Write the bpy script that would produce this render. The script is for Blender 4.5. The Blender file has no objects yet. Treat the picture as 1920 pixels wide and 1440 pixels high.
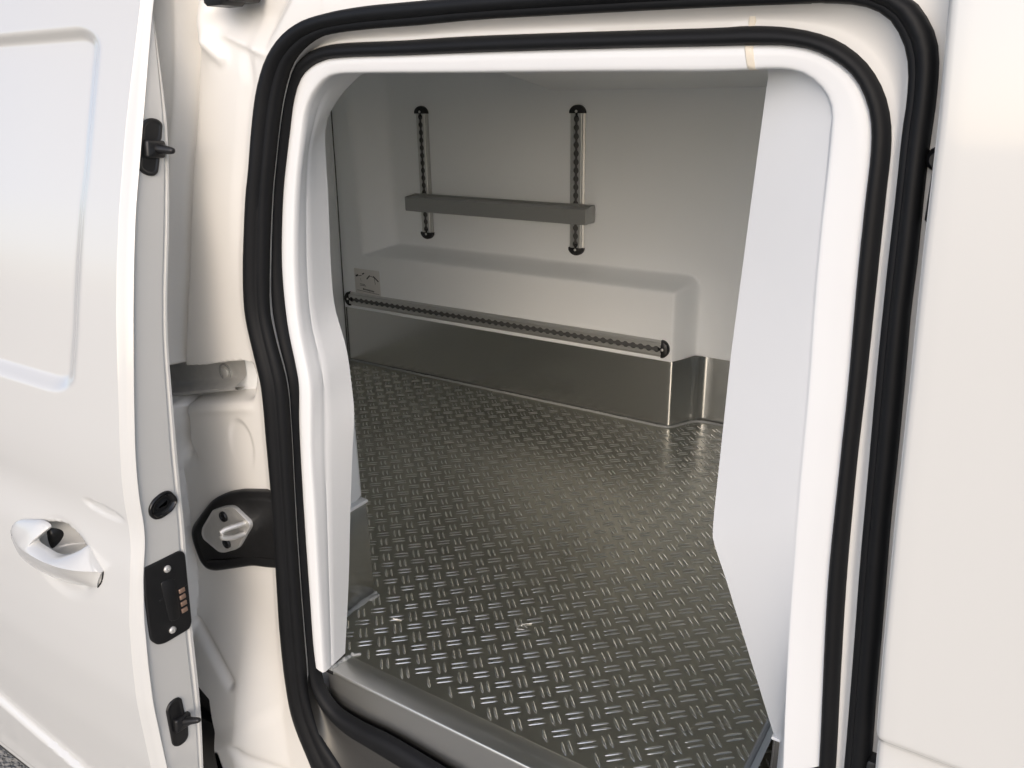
import bpy, bmesh, math, random
import numpy as np
from mathutils import Vector, Matrix
random.seed(7); np.random.seed(7)
scene = bpy.context.scene
EYE = 1.6                                   # eye height above the yard; mesh data below is measured from the eye
# ---------------------------------------------------------------- camera
cam_d = bpy.data.cameras.new("camera"); cam = bpy.data.objects.new("camera", cam_d)
scene.collection.objects.link(cam); scene.camera = cam
cam_d.sensor_fit = 'HORIZONTAL'; cam_d.sensor_width = 36.0; cam_d.lens = 36.0*1530/1920
cam_d.clip_start = 0.02; cam_d.clip_end = 2000
R_ = [[0.83739894, 0.17338891, -0.51836213], [0.54631034, -0.29595211, 0.78355431], [-0.01755074, -0.93933414, -0.34255414]]
M = Matrix(((R_[0][0], -R_[0][1], -R_[0][2], 0), (R_[1][0], -R_[1][1], -R_[1][2], 0), (R_[2][0], -R_[2][1], -R_[2][2], EYE), (0, 0, 0, 1)))
cam.matrix_world = M
# ---------------------------------------------------------------- light
SUN_ELEV, SUN_AZ = 28.0, 156.0              # azimuth of the sun, degrees clockwise from +Y
world = bpy.data.worlds.new("World"); scene.world = world; world.use_nodes = True
wn = world.node_tree.nodes; wl = world.node_tree.links
sky = wn.new("ShaderNodeTexSky"); sky.sky_type = 'NISHITA'; sky.sun_disc = False
sky.sun_elevation = math.radians(SUN_ELEV); sky.sun_rotation = math.radians(SUN_AZ)
sky.air_density = 0.6; sky.dust_density = 2.0; sky.ozone_density = 0.6
wl.new(sky.outputs[0], wn["Background"].inputs[0]); wn["Background"].inputs[1].default_value = 0.15
sun_d = bpy.data.lights.new("sun", 'SUN'); sun = bpy.data.objects.new("sun", sun_d); scene.collection.objects.link(sun)
sun_d.energy = 0.5; sun_d.angle = math.radians(140); sun_d.color = (1.0, 0.985, 0.965)
az, el = math.radians(SUN_AZ), math.radians(SUN_ELEV)
sdir = Vector((math.sin(az)*math.cos(el), math.cos(az)*math.cos(el), math.sin(el)))
sun.rotation_euler = sdir.to_track_quat('Z', 'Y').to_euler(); sun.location = sdir*20
scene.view_settings.view_transform = 'Standard'; scene.view_settings.look = 'None'
scene.view_settings.exposure = 0.76; scene.view_settings.gamma = 1.0
scene.cycles.max_bounces = 14; scene.cycles.diffuse_bounces = 8; scene.cycles.glossy_bounces = 6
scene.cycles.use_denoising = True
RING0 = [(-1.0217,-0.8032),(-1.0203,-0.7887),(-1.0188,-0.7742),(-1.0174,-0.7598),(-1.0159,-0.7453),(-1.0145,-0.7309),(-1.013,-0.7164),(-1.0116,-0.702),(-1.0102,-0.6875),(-1.0088,-0.673),(-1.0075,-0.6586),(-1.0063,-0.6441),(-1.0052,-0.6296),(-1.0042,-0.6151),(-1.0032,-0.6006),(-1.0024,-0.5861),(-1.0017,-0.5716),(-1.0009,-0.5571),(-1.0002,-0.5426),(-0.9994,-0.5281),(-0.9985,-0.5136),(-0.9974,-0.4991),(-0.9964,-0.4846),(-0.9956,-0.4701),(-0.995,-0.4556),(-0.9949,-0.441),(-0.9955,-0.4265),(-0.9973,-0.4121),(-0.9998,-0.3978),(-1.0023,-0.3835),(-1.0045,-0.3691),(-1.0068,-0.3548),(-1.0089,-0.3404),(-1.01,-0.3259),(-1.0098,-0.3114),(-1.0085,-0.2969),(-1.0066,-0.2825),(-1.0043,-0.2682),(-1.0017,-0.2539),(-0.9989,-0.2396),(-0.9957,-0.2255),(-0.9921,-0.2114),(-0.9885,-0.1973),(-0.985,-0.1832),(-0.9813,-0.1691),(-0.9775,-0.1551),(-0.9735,-0.1411),(-0.969,-0.1273),(-0.9638,-0.1138),(-0.9592,-0.1),(-0.955,-0.0861),(-0.9509,-0.0721),(-0.9466,-0.0582),(-0.9422,-0.0444),(-0.9374,-0.0307),(-0.9324,-0.0171),(-0.9268,-0.0037),(-0.9202,0.0093),(-0.9128,0.0218),(-0.9045,0.0337),(-0.8948,0.0446),(-0.8852,0.0534),(-0.8746,0.0613),(-0.8633,0.0681),(-0.8514,0.0737),(-0.8391,0.0782),(-0.8265,0.0819),(-0.8136,0.0845),(-0.8006,0.0864),(-0.7875,0.0879),(-0.7744,0.0893),(-0.7613,0.0904),(-0.7482,0.0912),(-0.7351,0.0918),(-0.7219,0.0922),(-0.7088,0.0925),(-0.6956,0.0926),(-0.6824,0.0926),(-0.6693,0.0926),(-0.6561,0.0926),(-0.643,0.0926),(-0.6298,0.0926),(-0.6167,0.0926),(-0.6035,0.0926),(-0.5904,0.0926),(-0.5772,0.0926),(-0.5641,0.0925),(-0.5509,0.0924),(-0.5378,0.0923),(-0.5246,0.0922),(-0.5115,0.0921),(-0.4983,0.092),(-0.4851,0.0918),(-0.472,0.0917),(-0.4588,0.0915),(-0.4457,0.0913),(-0.4325,0.0911),(-0.4194,0.0909),(-0.4062,0.0907),(-0.3931,0.0904),(-0.3799,0.0902),(-0.3668,0.0899),(-0.3536,0.0896),(-0.3405,0.0893),(-0.3273,0.0889),(-0.3142,0.0884),(-0.301,0.088),(-0.2879,0.0875),(-0.2748,0.087),(-0.2616,0.0865),(-0.2485,0.0858),(-0.2353,0.085),(-0.2222,0.0841),(-0.2091,0.083),(-0.196,0.0817),(-0.183,0.08),(-0.17,0.0777),(-0.1572,0.0748),(-0.1447,0.0706),(-0.1329,0.065),(-0.1223,0.0573),(-0.1143,0.0474),(-0.1075,0.0366),(-0.1028,0.0248),(-0.1003,0.0123),(-0.099,-0.0004),(-0.0983,-0.0131),(-0.0979,-0.0258),(-0.0978,-0.0385),(-0.0977,-0.0513),(-0.0974,-0.064),(-0.097,-0.0767),(-0.0965,-0.0894),(-0.096,-0.1022),(-0.0953,-0.1149),(-0.0947,-0.1276),(-0.0941,-0.1403),(-0.0936,-0.153),(-0.0933,-0.1658),(-0.093,-0.1785),(-0.0927,-0.1912),(-0.0922,-0.2039),(-0.0915,-0.2167),(-0.0907,-0.2294),(-0.0899,-0.2421),(-0.0892,-0.2548),(-0.0884,-0.2675),(-0.0877,-0.2802),(-0.0871,-0.2929),(-0.0864,-0.3056),(-0.0857,-0.3184),(-0.0851,-0.3311),(-0.0845,-0.3438),(-0.0839,-0.3565),(-0.0834,-0.3692),(-0.0829,-0.382),(-0.0823,-0.3947),(-0.0817,-0.4074),(-0.081,-0.4201),(-0.0802,-0.4328),(-0.0794,-0.4455),(-0.0786,-0.4582),(-0.0777,-0.4709),(-0.0769,-0.4836),(-0.0761,-0.4963),(-0.0753,-0.5091),(-0.0745,-0.5218),(-0.0737,-0.5345),(-0.0729,-0.5472),(-0.0722,-0.5599),(-0.0715,-0.5726),(-0.0708,-0.5853),(-0.0701,-0.598),(-0.0693,-0.6107),(-0.0685,-0.6234),(-0.0676,-0.6361),(-0.0666,-0.6488),(-0.0657,-0.6615),(-0.0648,-0.6742),(-0.0639,-0.6869),(-0.0631,-0.6997),(-0.062,-0.7217),(-0.061,-0.7438),(-0.0601,-0.7659),(-0.0593,-0.7879),(-0.0585,-0.81),(-0.0577,-0.8321),(-0.0569,-0.8541),(-0.0561,-0.8762),(-0.0552,-0.8983),(-0.0544,-0.9204),(-0.0535,-0.9424),(-0.0527,-0.9645),(-0.0518,-0.9866),(-0.0509,-1.0086),(-0.05,-1.0307),(-0.0489,-1.0528),(-0.0476,-1.0748),(-0.0463,-1.0969),(-0.045,-1.1189),(-0.0439,-1.141),(-0.0433,-1.1631),(-0.0436,-1.1851),(-0.0455,-1.2071),(-0.0508,-1.2285),(-0.0607,-1.2483),(-0.0741,-1.2657),(-0.0909,-1.2801),(-0.1101,-1.2909),(-0.1312,-1.2973),(-0.1531,-1.2999),(-0.1751,-1.3012),(-0.1972,-1.3015),(-0.2193,-1.3014),(-0.2414,-1.3011),(-0.2635,-1.3007),(-0.2856,-1.3003),(-0.3077,-1.3001),(-0.3297,-1.3),(-0.3518,-1.3),(-0.3739,-1.3),(-0.396,-1.3),(-0.4181,-1.3),(-0.4402,-1.3),(-0.4623,-1.3),(-0.4844,-1.3),(-0.5064,-1.3001),(-0.5285,-1.3004),(-0.5506,-1.3008),(-0.5727,-1.3011),(-0.5948,-1.3012),(-0.6071,-1.3012),(-0.6193,-1.301),(-0.6316,-1.3007),(-0.6439,-1.3003),(-0.6562,-1.2996),(-0.6684,-1.2988),(-0.6807,-1.2979),(-0.6929,-1.2968),(-0.7051,-1.2956),(-0.7173,-1.2943),(-0.7295,-1.293),(-0.7417,-1.2916),(-0.7539,-1.2901),(-0.7661,-1.2887),(-0.7783,-1.2872),(-0.7905,-1.2858),(-0.8027,-1.2845),(-0.8149,-1.2832),(-0.8271,-1.2819),(-0.8394,-1.2807),(-0.8516,-1.2794),(-0.8638,-1.2782),(-0.876,-1.2769),(-0.8882,-1.2757),(-0.9004,-1.2744),(-0.9126,-1.2732),(-0.9249,-1.2719),(-0.9371,-1.2707),(-0.9493,-1.2695),(-0.9615,-1.2682),(-0.9737,-1.267),(-0.9817,-1.261),(-0.9842,-1.2489),(-0.9866,-1.2369),(-0.9892,-1.2249),(-0.9923,-1.213),(-0.9958,-1.2013),(-1,-1.1897),(-1.0046,-1.1783),(-1.0093,-1.167),(-1.0141,-1.1557),(-1.0186,-1.1443),(-1.0229,-1.1328),(-1.0266,-1.1211),(-1.0296,-1.1092),(-1.0319,-1.0971),(-1.0335,-1.0849),(-1.0345,-1.0727),(-1.0352,-1.0604),(-1.0356,-1.0481),(-1.0358,-1.0359),(-1.0361,-1.0236),(-1.0362,-1.0113),(-1.0361,-0.999),(-1.0358,-0.9868),(-1.0354,-0.9745),(-1.0349,-0.9622),(-1.0343,-0.95),(-1.0336,-0.9377),(-1.0329,-0.9254),(-1.0321,-0.9132),(-1.0313,-0.9009),(-1.0303,-0.8887),(-1.0293,-0.8765),(-1.0281,-0.8642),(-1.0268,-0.852),(-1.0255,-0.8398),(-1.0242,-0.8276),(-1.0229,-0.8154)]
RING1 = [(-0.9778,-0.7981),(-0.9769,-0.7839),(-0.976,-0.7698),(-0.975,-0.7556),(-0.974,-0.7415),(-0.973,-0.7274),(-0.9719,-0.7132),(-0.9709,-0.6991),(-0.9698,-0.685),(-0.9687,-0.6709),(-0.9675,-0.6567),(-0.9664,-0.6426),(-0.9652,-0.6285),(-0.964,-0.6144),(-0.9627,-0.6003),(-0.9614,-0.5861),(-0.9601,-0.572),(-0.9587,-0.5579),(-0.9574,-0.5438),(-0.9562,-0.5297),(-0.9549,-0.5156),(-0.9538,-0.5015),(-0.9528,-0.4873),(-0.9516,-0.4732),(-0.9505,-0.4591),(-0.9498,-0.4449),(-0.9497,-0.4308),(-0.9507,-0.4166),(-0.9529,-0.4026),(-0.9557,-0.3888),(-0.9586,-0.3749),(-0.9612,-0.361),(-0.9633,-0.3469),(-0.9652,-0.3329),(-0.9662,-0.3188),(-0.9658,-0.3046),(-0.9644,-0.2905),(-0.9624,-0.2765),(-0.96,-0.2625),(-0.9574,-0.2486),(-0.9547,-0.2347),(-0.9521,-0.2208),(-0.9492,-0.2069),(-0.9462,-0.193),(-0.9432,-0.1792),(-0.94,-0.1654),(-0.9367,-0.1516),(-0.9333,-0.1379),(-0.9295,-0.1242),(-0.9252,-0.1107),(-0.921,-0.0972),(-0.9167,-0.0837),(-0.9124,-0.0702),(-0.9079,-0.0567),(-0.9031,-0.0434),(-0.8981,-0.0301),(-0.8928,-0.017),(-0.8867,-0.0042),(-0.88,0.0082),(-0.8724,0.0203),(-0.8633,0.0311),(-0.854,0.0389),(-0.8437,0.0455),(-0.8328,0.0511),(-0.8216,0.0557),(-0.8098,0.0591),(-0.7979,0.0616),(-0.7858,0.0635),(-0.7737,0.0647),(-0.7615,0.0654),(-0.7493,0.0657),(-0.7371,0.0659),(-0.7249,0.0662),(-0.7127,0.0664),(-0.7005,0.0665),(-0.6883,0.0665),(-0.6761,0.0665),(-0.6638,0.0666),(-0.6516,0.0667),(-0.6394,0.0668),(-0.6272,0.0671),(-0.615,0.0674),(-0.6028,0.0676),(-0.5906,0.0679),(-0.5784,0.0681),(-0.5662,0.0681),(-0.554,0.0681),(-0.5418,0.0681),(-0.5296,0.068),(-0.5174,0.0678),(-0.5052,0.0677),(-0.493,0.0675),(-0.4807,0.0673),(-0.4685,0.0672),(-0.4563,0.067),(-0.4441,0.0668),(-0.4319,0.0667),(-0.4197,0.0665),(-0.4075,0.0663),(-0.3953,0.0661),(-0.3831,0.066),(-0.3709,0.0658),(-0.3587,0.0656),(-0.3465,0.0654),(-0.3343,0.0652),(-0.3221,0.065),(-0.3099,0.0648),(-0.2977,0.0646),(-0.2854,0.0643),(-0.2732,0.064),(-0.261,0.0638),(-0.2488,0.0635),(-0.2366,0.0631),(-0.2244,0.0629),(-0.2122,0.0626),(-0.2,0.0622),(-0.1878,0.0613),(-0.1757,0.0599),(-0.1638,0.0572),(-0.1526,0.0524),(-0.1427,0.0453),(-0.1351,0.0355),(-0.1291,0.0246),(-0.1252,0.0128),(-0.123,0.0006),(-0.122,-0.0119),(-0.1216,-0.0243),(-0.1219,-0.0368),(-0.1217,-0.0492),(-0.1213,-0.0617),(-0.1207,-0.0741),(-0.1203,-0.0866),(-0.1199,-0.099),(-0.1196,-0.1115),(-0.1193,-0.1239),(-0.119,-0.1364),(-0.1187,-0.1488),(-0.1184,-0.1613),(-0.118,-0.1737),(-0.1175,-0.1862),(-0.1171,-0.1986),(-0.1167,-0.2111),(-0.1162,-0.2235),(-0.1158,-0.236),(-0.1153,-0.2484),(-0.1148,-0.2608),(-0.1142,-0.2733),(-0.1137,-0.2857),(-0.1131,-0.2982),(-0.1124,-0.3106),(-0.1118,-0.3231),(-0.1112,-0.3355),(-0.1105,-0.3479),(-0.1099,-0.3604),(-0.1093,-0.3728),(-0.1087,-0.3853),(-0.1081,-0.3977),(-0.1075,-0.4101),(-0.107,-0.4226),(-0.1064,-0.435),(-0.1058,-0.4475),(-0.1051,-0.4599),(-0.1045,-0.4723),(-0.1038,-0.4848),(-0.1031,-0.4972),(-0.1023,-0.5096),(-0.1015,-0.5221),(-0.1008,-0.5345),(-0.1,-0.5469),(-0.0993,-0.5594),(-0.0986,-0.5718),(-0.0979,-0.5842),(-0.0971,-0.5967),(-0.0964,-0.6091),(-0.0957,-0.6216),(-0.0951,-0.634),(-0.0944,-0.6464),(-0.0937,-0.6589),(-0.0931,-0.6713),(-0.0924,-0.6837),(-0.0918,-0.6962),(-0.0908,-0.7164),(-0.09,-0.7367),(-0.0892,-0.7569),(-0.0885,-0.7771),(-0.0879,-0.7974),(-0.0872,-0.8176),(-0.0866,-0.8379),(-0.0859,-0.8581),(-0.0852,-0.8784),(-0.0846,-0.8986),(-0.0839,-0.9189),(-0.0832,-0.9391),(-0.0825,-0.9594),(-0.0818,-0.9796),(-0.081,-0.9999),(-0.08,-1.0201),(-0.0788,-1.0403),(-0.0777,-1.0605),(-0.0768,-1.0808),(-0.0762,-1.101),(-0.0766,-1.1213),(-0.0785,-1.1414),(-0.083,-1.1612),(-0.0914,-1.1795),(-0.103,-1.1961),(-0.1174,-1.2103),(-0.1343,-1.2215),(-0.1528,-1.2296),(-0.1726,-1.2335),(-0.1928,-1.2355),(-0.2131,-1.2363),(-0.2333,-1.2364),(-0.2536,-1.2362),(-0.2738,-1.2358),(-0.2941,-1.2354),(-0.3143,-1.2351),(-0.3346,-1.235),(-0.3548,-1.235),(-0.3751,-1.235),(-0.3954,-1.235),(-0.4156,-1.235),(-0.4359,-1.235),(-0.4561,-1.235),(-0.4764,-1.235),(-0.4966,-1.2352),(-0.5169,-1.2354),(-0.5372,-1.2356),(-0.5574,-1.2357),(-0.5777,-1.2356),(-0.5979,-1.2353),(-0.6085,-1.235),(-0.6191,-1.2346),(-0.6297,-1.2341),(-0.6403,-1.2335),(-0.6509,-1.2329),(-0.6614,-1.2322),(-0.672,-1.2314),(-0.6826,-1.2306),(-0.6932,-1.2298),(-0.7037,-1.229),(-0.7143,-1.2281),(-0.7249,-1.2273),(-0.7354,-1.2265),(-0.746,-1.2258),(-0.7566,-1.225),(-0.7671,-1.2243),(-0.7777,-1.2236),(-0.7883,-1.2229),(-0.7989,-1.2222),(-0.8094,-1.2214),(-0.82,-1.2207),(-0.8306,-1.22),(-0.8412,-1.2193),(-0.8517,-1.2186),(-0.8623,-1.2179),(-0.8729,-1.2171),(-0.8835,-1.2164),(-0.8931,-1.2139),(-0.8996,-1.2056),(-0.9062,-1.1972),(-0.9127,-1.1889),(-0.9193,-1.1806),(-0.9259,-1.1723),(-0.933,-1.1644),(-0.9404,-1.1568),(-0.9477,-1.1492),(-0.9546,-1.1411),(-0.9605,-1.1323),(-0.9654,-1.1229),(-0.9696,-1.1132),(-0.9733,-1.1033),(-0.9766,-1.0932),(-0.9795,-1.083),(-0.9821,-1.0727),(-0.9844,-1.0624),(-0.9864,-1.0519),(-0.9879,-1.0415),(-0.989,-1.0309),(-0.9894,-1.0203),(-0.9893,-1.0097),(-0.9888,-0.9991),(-0.9881,-0.9886),(-0.9874,-0.978),(-0.9867,-0.9674),(-0.9863,-0.9568),(-0.9859,-0.9462),(-0.9854,-0.9356),(-0.985,-0.925),(-0.9844,-0.9145),(-0.9839,-0.9039),(-0.9834,-0.8933),(-0.9828,-0.8827),(-0.9822,-0.8721),(-0.9816,-0.8615),(-0.981,-0.851),(-0.9804,-0.8404),(-0.9798,-0.8298),(-0.9792,-0.8192),(-0.9785,-0.8086)]
RING2 = [(-0.9996,-0.8042),(-0.9986,-0.7902),(-0.9975,-0.7761),(-0.9965,-0.7621),(-0.9954,-0.7481),(-0.9943,-0.734),(-0.9933,-0.72),(-0.9924,-0.7059),(-0.9914,-0.6919),(-0.9905,-0.6778),(-0.9895,-0.6638),(-0.9886,-0.6498),(-0.9877,-0.6357),(-0.9867,-0.6217),(-0.9857,-0.6076),(-0.9847,-0.5936),(-0.9837,-0.5795),(-0.9827,-0.5655),(-0.9817,-0.5515),(-0.9807,-0.5374),(-0.9796,-0.5234),(-0.9783,-0.5094),(-0.9769,-0.4954),(-0.9751,-0.4814),(-0.9732,-0.4675),(-0.9714,-0.4535),(-0.9703,-0.4395),(-0.9704,-0.4254),(-0.9718,-0.4114),(-0.9737,-0.3974),(-0.9751,-0.3834),(-0.9767,-0.3695),(-0.9782,-0.3555),(-0.9795,-0.3414),(-0.9807,-0.3274),(-0.9818,-0.3134),(-0.9819,-0.2993),(-0.9809,-0.2853),(-0.9791,-0.2713),(-0.9769,-0.2574),(-0.9746,-0.2435),(-0.9722,-0.2297),(-0.9698,-0.2158),(-0.9673,-0.2019),(-0.9647,-0.1881),(-0.9619,-0.1743),(-0.959,-0.1605),(-0.9559,-0.1468),(-0.9525,-0.1331),(-0.9489,-0.1196),(-0.945,-0.106),(-0.9409,-0.0926),(-0.9366,-0.0792),(-0.932,-0.0658),(-0.9272,-0.0526),(-0.9222,-0.0395),(-0.9169,-0.0264),(-0.9111,-0.0136),(-0.9044,-0.0012),(-0.8968,0.0106),(-0.8877,0.0214),(-0.8782,0.0294),(-0.8678,0.0361),(-0.8568,0.0419),(-0.8454,0.0467),(-0.8334,0.0501),(-0.8212,0.0526),(-0.8089,0.0542),(-0.7965,0.0549),(-0.7841,0.0553),(-0.7717,0.0554),(-0.7593,0.0553),(-0.7468,0.0552),(-0.7344,0.055),(-0.722,0.0548),(-0.7096,0.0546),(-0.6971,0.0545),(-0.6847,0.0544),(-0.6723,0.0544),(-0.6599,0.0545),(-0.6474,0.0546),(-0.635,0.0547),(-0.6226,0.0548),(-0.6101,0.0548),(-0.5977,0.0548),(-0.5853,0.0547),(-0.5729,0.0546),(-0.5604,0.0545),(-0.548,0.0543),(-0.5356,0.0541),(-0.5232,0.0539),(-0.5107,0.0537),(-0.4983,0.0535),(-0.4859,0.0533),(-0.4735,0.053),(-0.4611,0.0528),(-0.4486,0.0526),(-0.4362,0.0524),(-0.4238,0.0522),(-0.4114,0.0519),(-0.3989,0.0517),(-0.3865,0.0514),(-0.3741,0.0512),(-0.3617,0.0509),(-0.3492,0.0506),(-0.3368,0.0504),(-0.3244,0.0501),(-0.312,0.0498),(-0.2995,0.0496),(-0.2871,0.0495),(-0.2747,0.0497),(-0.2623,0.0495),(-0.2499,0.0487),(-0.2375,0.0475),(-0.2252,0.0456),(-0.2131,0.0431),(-0.2011,0.0397),(-0.1895,0.0354),(-0.1785,0.0296),(-0.1683,0.0225),(-0.159,0.0143),(-0.1511,0.0051),(-0.1444,-0.0049),(-0.1389,-0.0157),(-0.1348,-0.0271),(-0.1319,-0.0388),(-0.1303,-0.0508),(-0.1294,-0.0628),(-0.129,-0.0749),(-0.1289,-0.087),(-0.1286,-0.0991),(-0.1282,-0.1112),(-0.1279,-0.1233),(-0.1276,-0.1354),(-0.1272,-0.1475),(-0.1269,-0.1596),(-0.1265,-0.1717),(-0.1261,-0.1837),(-0.1258,-0.1958),(-0.1254,-0.2079),(-0.125,-0.22),(-0.1246,-0.2321),(-0.1243,-0.2442),(-0.1239,-0.2563),(-0.1235,-0.2684),(-0.1232,-0.2805),(-0.1229,-0.2926),(-0.1227,-0.3046),(-0.1225,-0.3167),(-0.1222,-0.3288),(-0.122,-0.3409),(-0.1217,-0.353),(-0.1213,-0.3651),(-0.1209,-0.3772),(-0.1205,-0.3893),(-0.12,-0.4014),(-0.1195,-0.4135),(-0.119,-0.4255),(-0.1185,-0.4376),(-0.118,-0.4497),(-0.1175,-0.4618),(-0.1169,-0.4739),(-0.1163,-0.486),(-0.1156,-0.498),(-0.115,-0.5101),(-0.1142,-0.5222),(-0.1135,-0.5343),(-0.1127,-0.5463),(-0.1119,-0.5584),(-0.1111,-0.5705),(-0.1102,-0.5825),(-0.1094,-0.5946),(-0.1086,-0.6067),(-0.1078,-0.6187),(-0.1069,-0.6308),(-0.106,-0.6429),(-0.1051,-0.6549),(-0.1042,-0.667),(-0.1033,-0.679),(-0.1023,-0.6911),(-0.1015,-0.7032),(-0.1002,-0.7211),(-0.099,-0.739),(-0.098,-0.7569),(-0.0972,-0.7748),(-0.0965,-0.7927),(-0.0958,-0.8107),(-0.0952,-0.8286),(-0.0944,-0.8465),(-0.0937,-0.8645),(-0.0929,-0.8824),(-0.0922,-0.9003),(-0.0914,-0.9183),(-0.0906,-0.9362),(-0.0894,-0.9541),(-0.0882,-0.972),(-0.0872,-0.9899),(-0.0868,-1.0078),(-0.0877,-1.0258),(-0.09,-1.0435),(-0.095,-1.0607),(-0.1031,-1.0767),(-0.1135,-1.0913),(-0.1262,-1.104),(-0.1408,-1.1143),(-0.1569,-1.1223),(-0.1741,-1.1272),(-0.1919,-1.1295),(-0.2098,-1.1308),(-0.2277,-1.1312),(-0.2457,-1.1312),(-0.2636,-1.1309),(-0.2816,-1.1305),(-0.2995,-1.1301),(-0.3175,-1.13),(-0.3354,-1.13),(-0.3533,-1.13),(-0.3713,-1.13),(-0.3892,-1.13),(-0.4072,-1.13),(-0.4251,-1.13),(-0.4431,-1.13),(-0.461,-1.1301),(-0.479,-1.1302),(-0.4969,-1.1303),(-0.5148,-1.1304),(-0.5328,-1.1303),(-0.5507,-1.1301),(-0.5687,-1.1296),(-0.5866,-1.1289),(-0.6045,-1.1281),(-0.6139,-1.1276),(-0.6233,-1.1271),(-0.6327,-1.1266),(-0.6421,-1.1261),(-0.6515,-1.1257),(-0.6609,-1.1252),(-0.6703,-1.1247),(-0.6797,-1.1243),(-0.689,-1.1238),(-0.6984,-1.1234),(-0.7078,-1.123),(-0.7172,-1.1226),(-0.7266,-1.1221),(-0.736,-1.1217),(-0.7454,-1.1213),(-0.7548,-1.1208),(-0.7642,-1.1204),(-0.7736,-1.12),(-0.783,-1.1195),(-0.7924,-1.1191),(-0.8017,-1.1184),(-0.8111,-1.1178),(-0.8205,-1.1171),(-0.8299,-1.1164),(-0.8393,-1.1158),(-0.8486,-1.115),(-0.858,-1.1143),(-0.8674,-1.1135),(-0.8768,-1.113),(-0.8861,-1.1125),(-0.8955,-1.1119),(-0.9049,-1.1109),(-0.9142,-1.1094),(-0.9233,-1.107),(-0.9322,-1.1041),(-0.9409,-1.1007),(-0.9494,-1.0965),(-0.9573,-1.0916),(-0.9647,-1.0857),(-0.9713,-1.079),(-0.9771,-1.0716),(-0.9824,-1.0638),(-0.9869,-1.0556),(-0.9909,-1.0471),(-0.994,-1.0382),(-0.9964,-1.0291),(-0.9983,-1.0199),(-0.9999,-1.0107),(-1.0012,-1.0014),(-1.0024,-0.992),(-1.0034,-0.9827),(-1.0041,-0.9733),(-1.0045,-0.9639),(-1.0047,-0.9545),(-1.0047,-0.9451),(-1.0048,-0.9357),(-1.0048,-0.9263),(-1.0046,-0.9169),(-1.0044,-0.9075),(-1.0042,-0.8981),(-1.0039,-0.8887),(-1.0035,-0.8793),(-1.0031,-0.8699),(-1.0027,-0.8605),(-1.0023,-0.8511),(-1.0018,-0.8417),(-1.0013,-0.8324),(-1.0008,-0.823),(-1.0002,-0.8136)]
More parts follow.
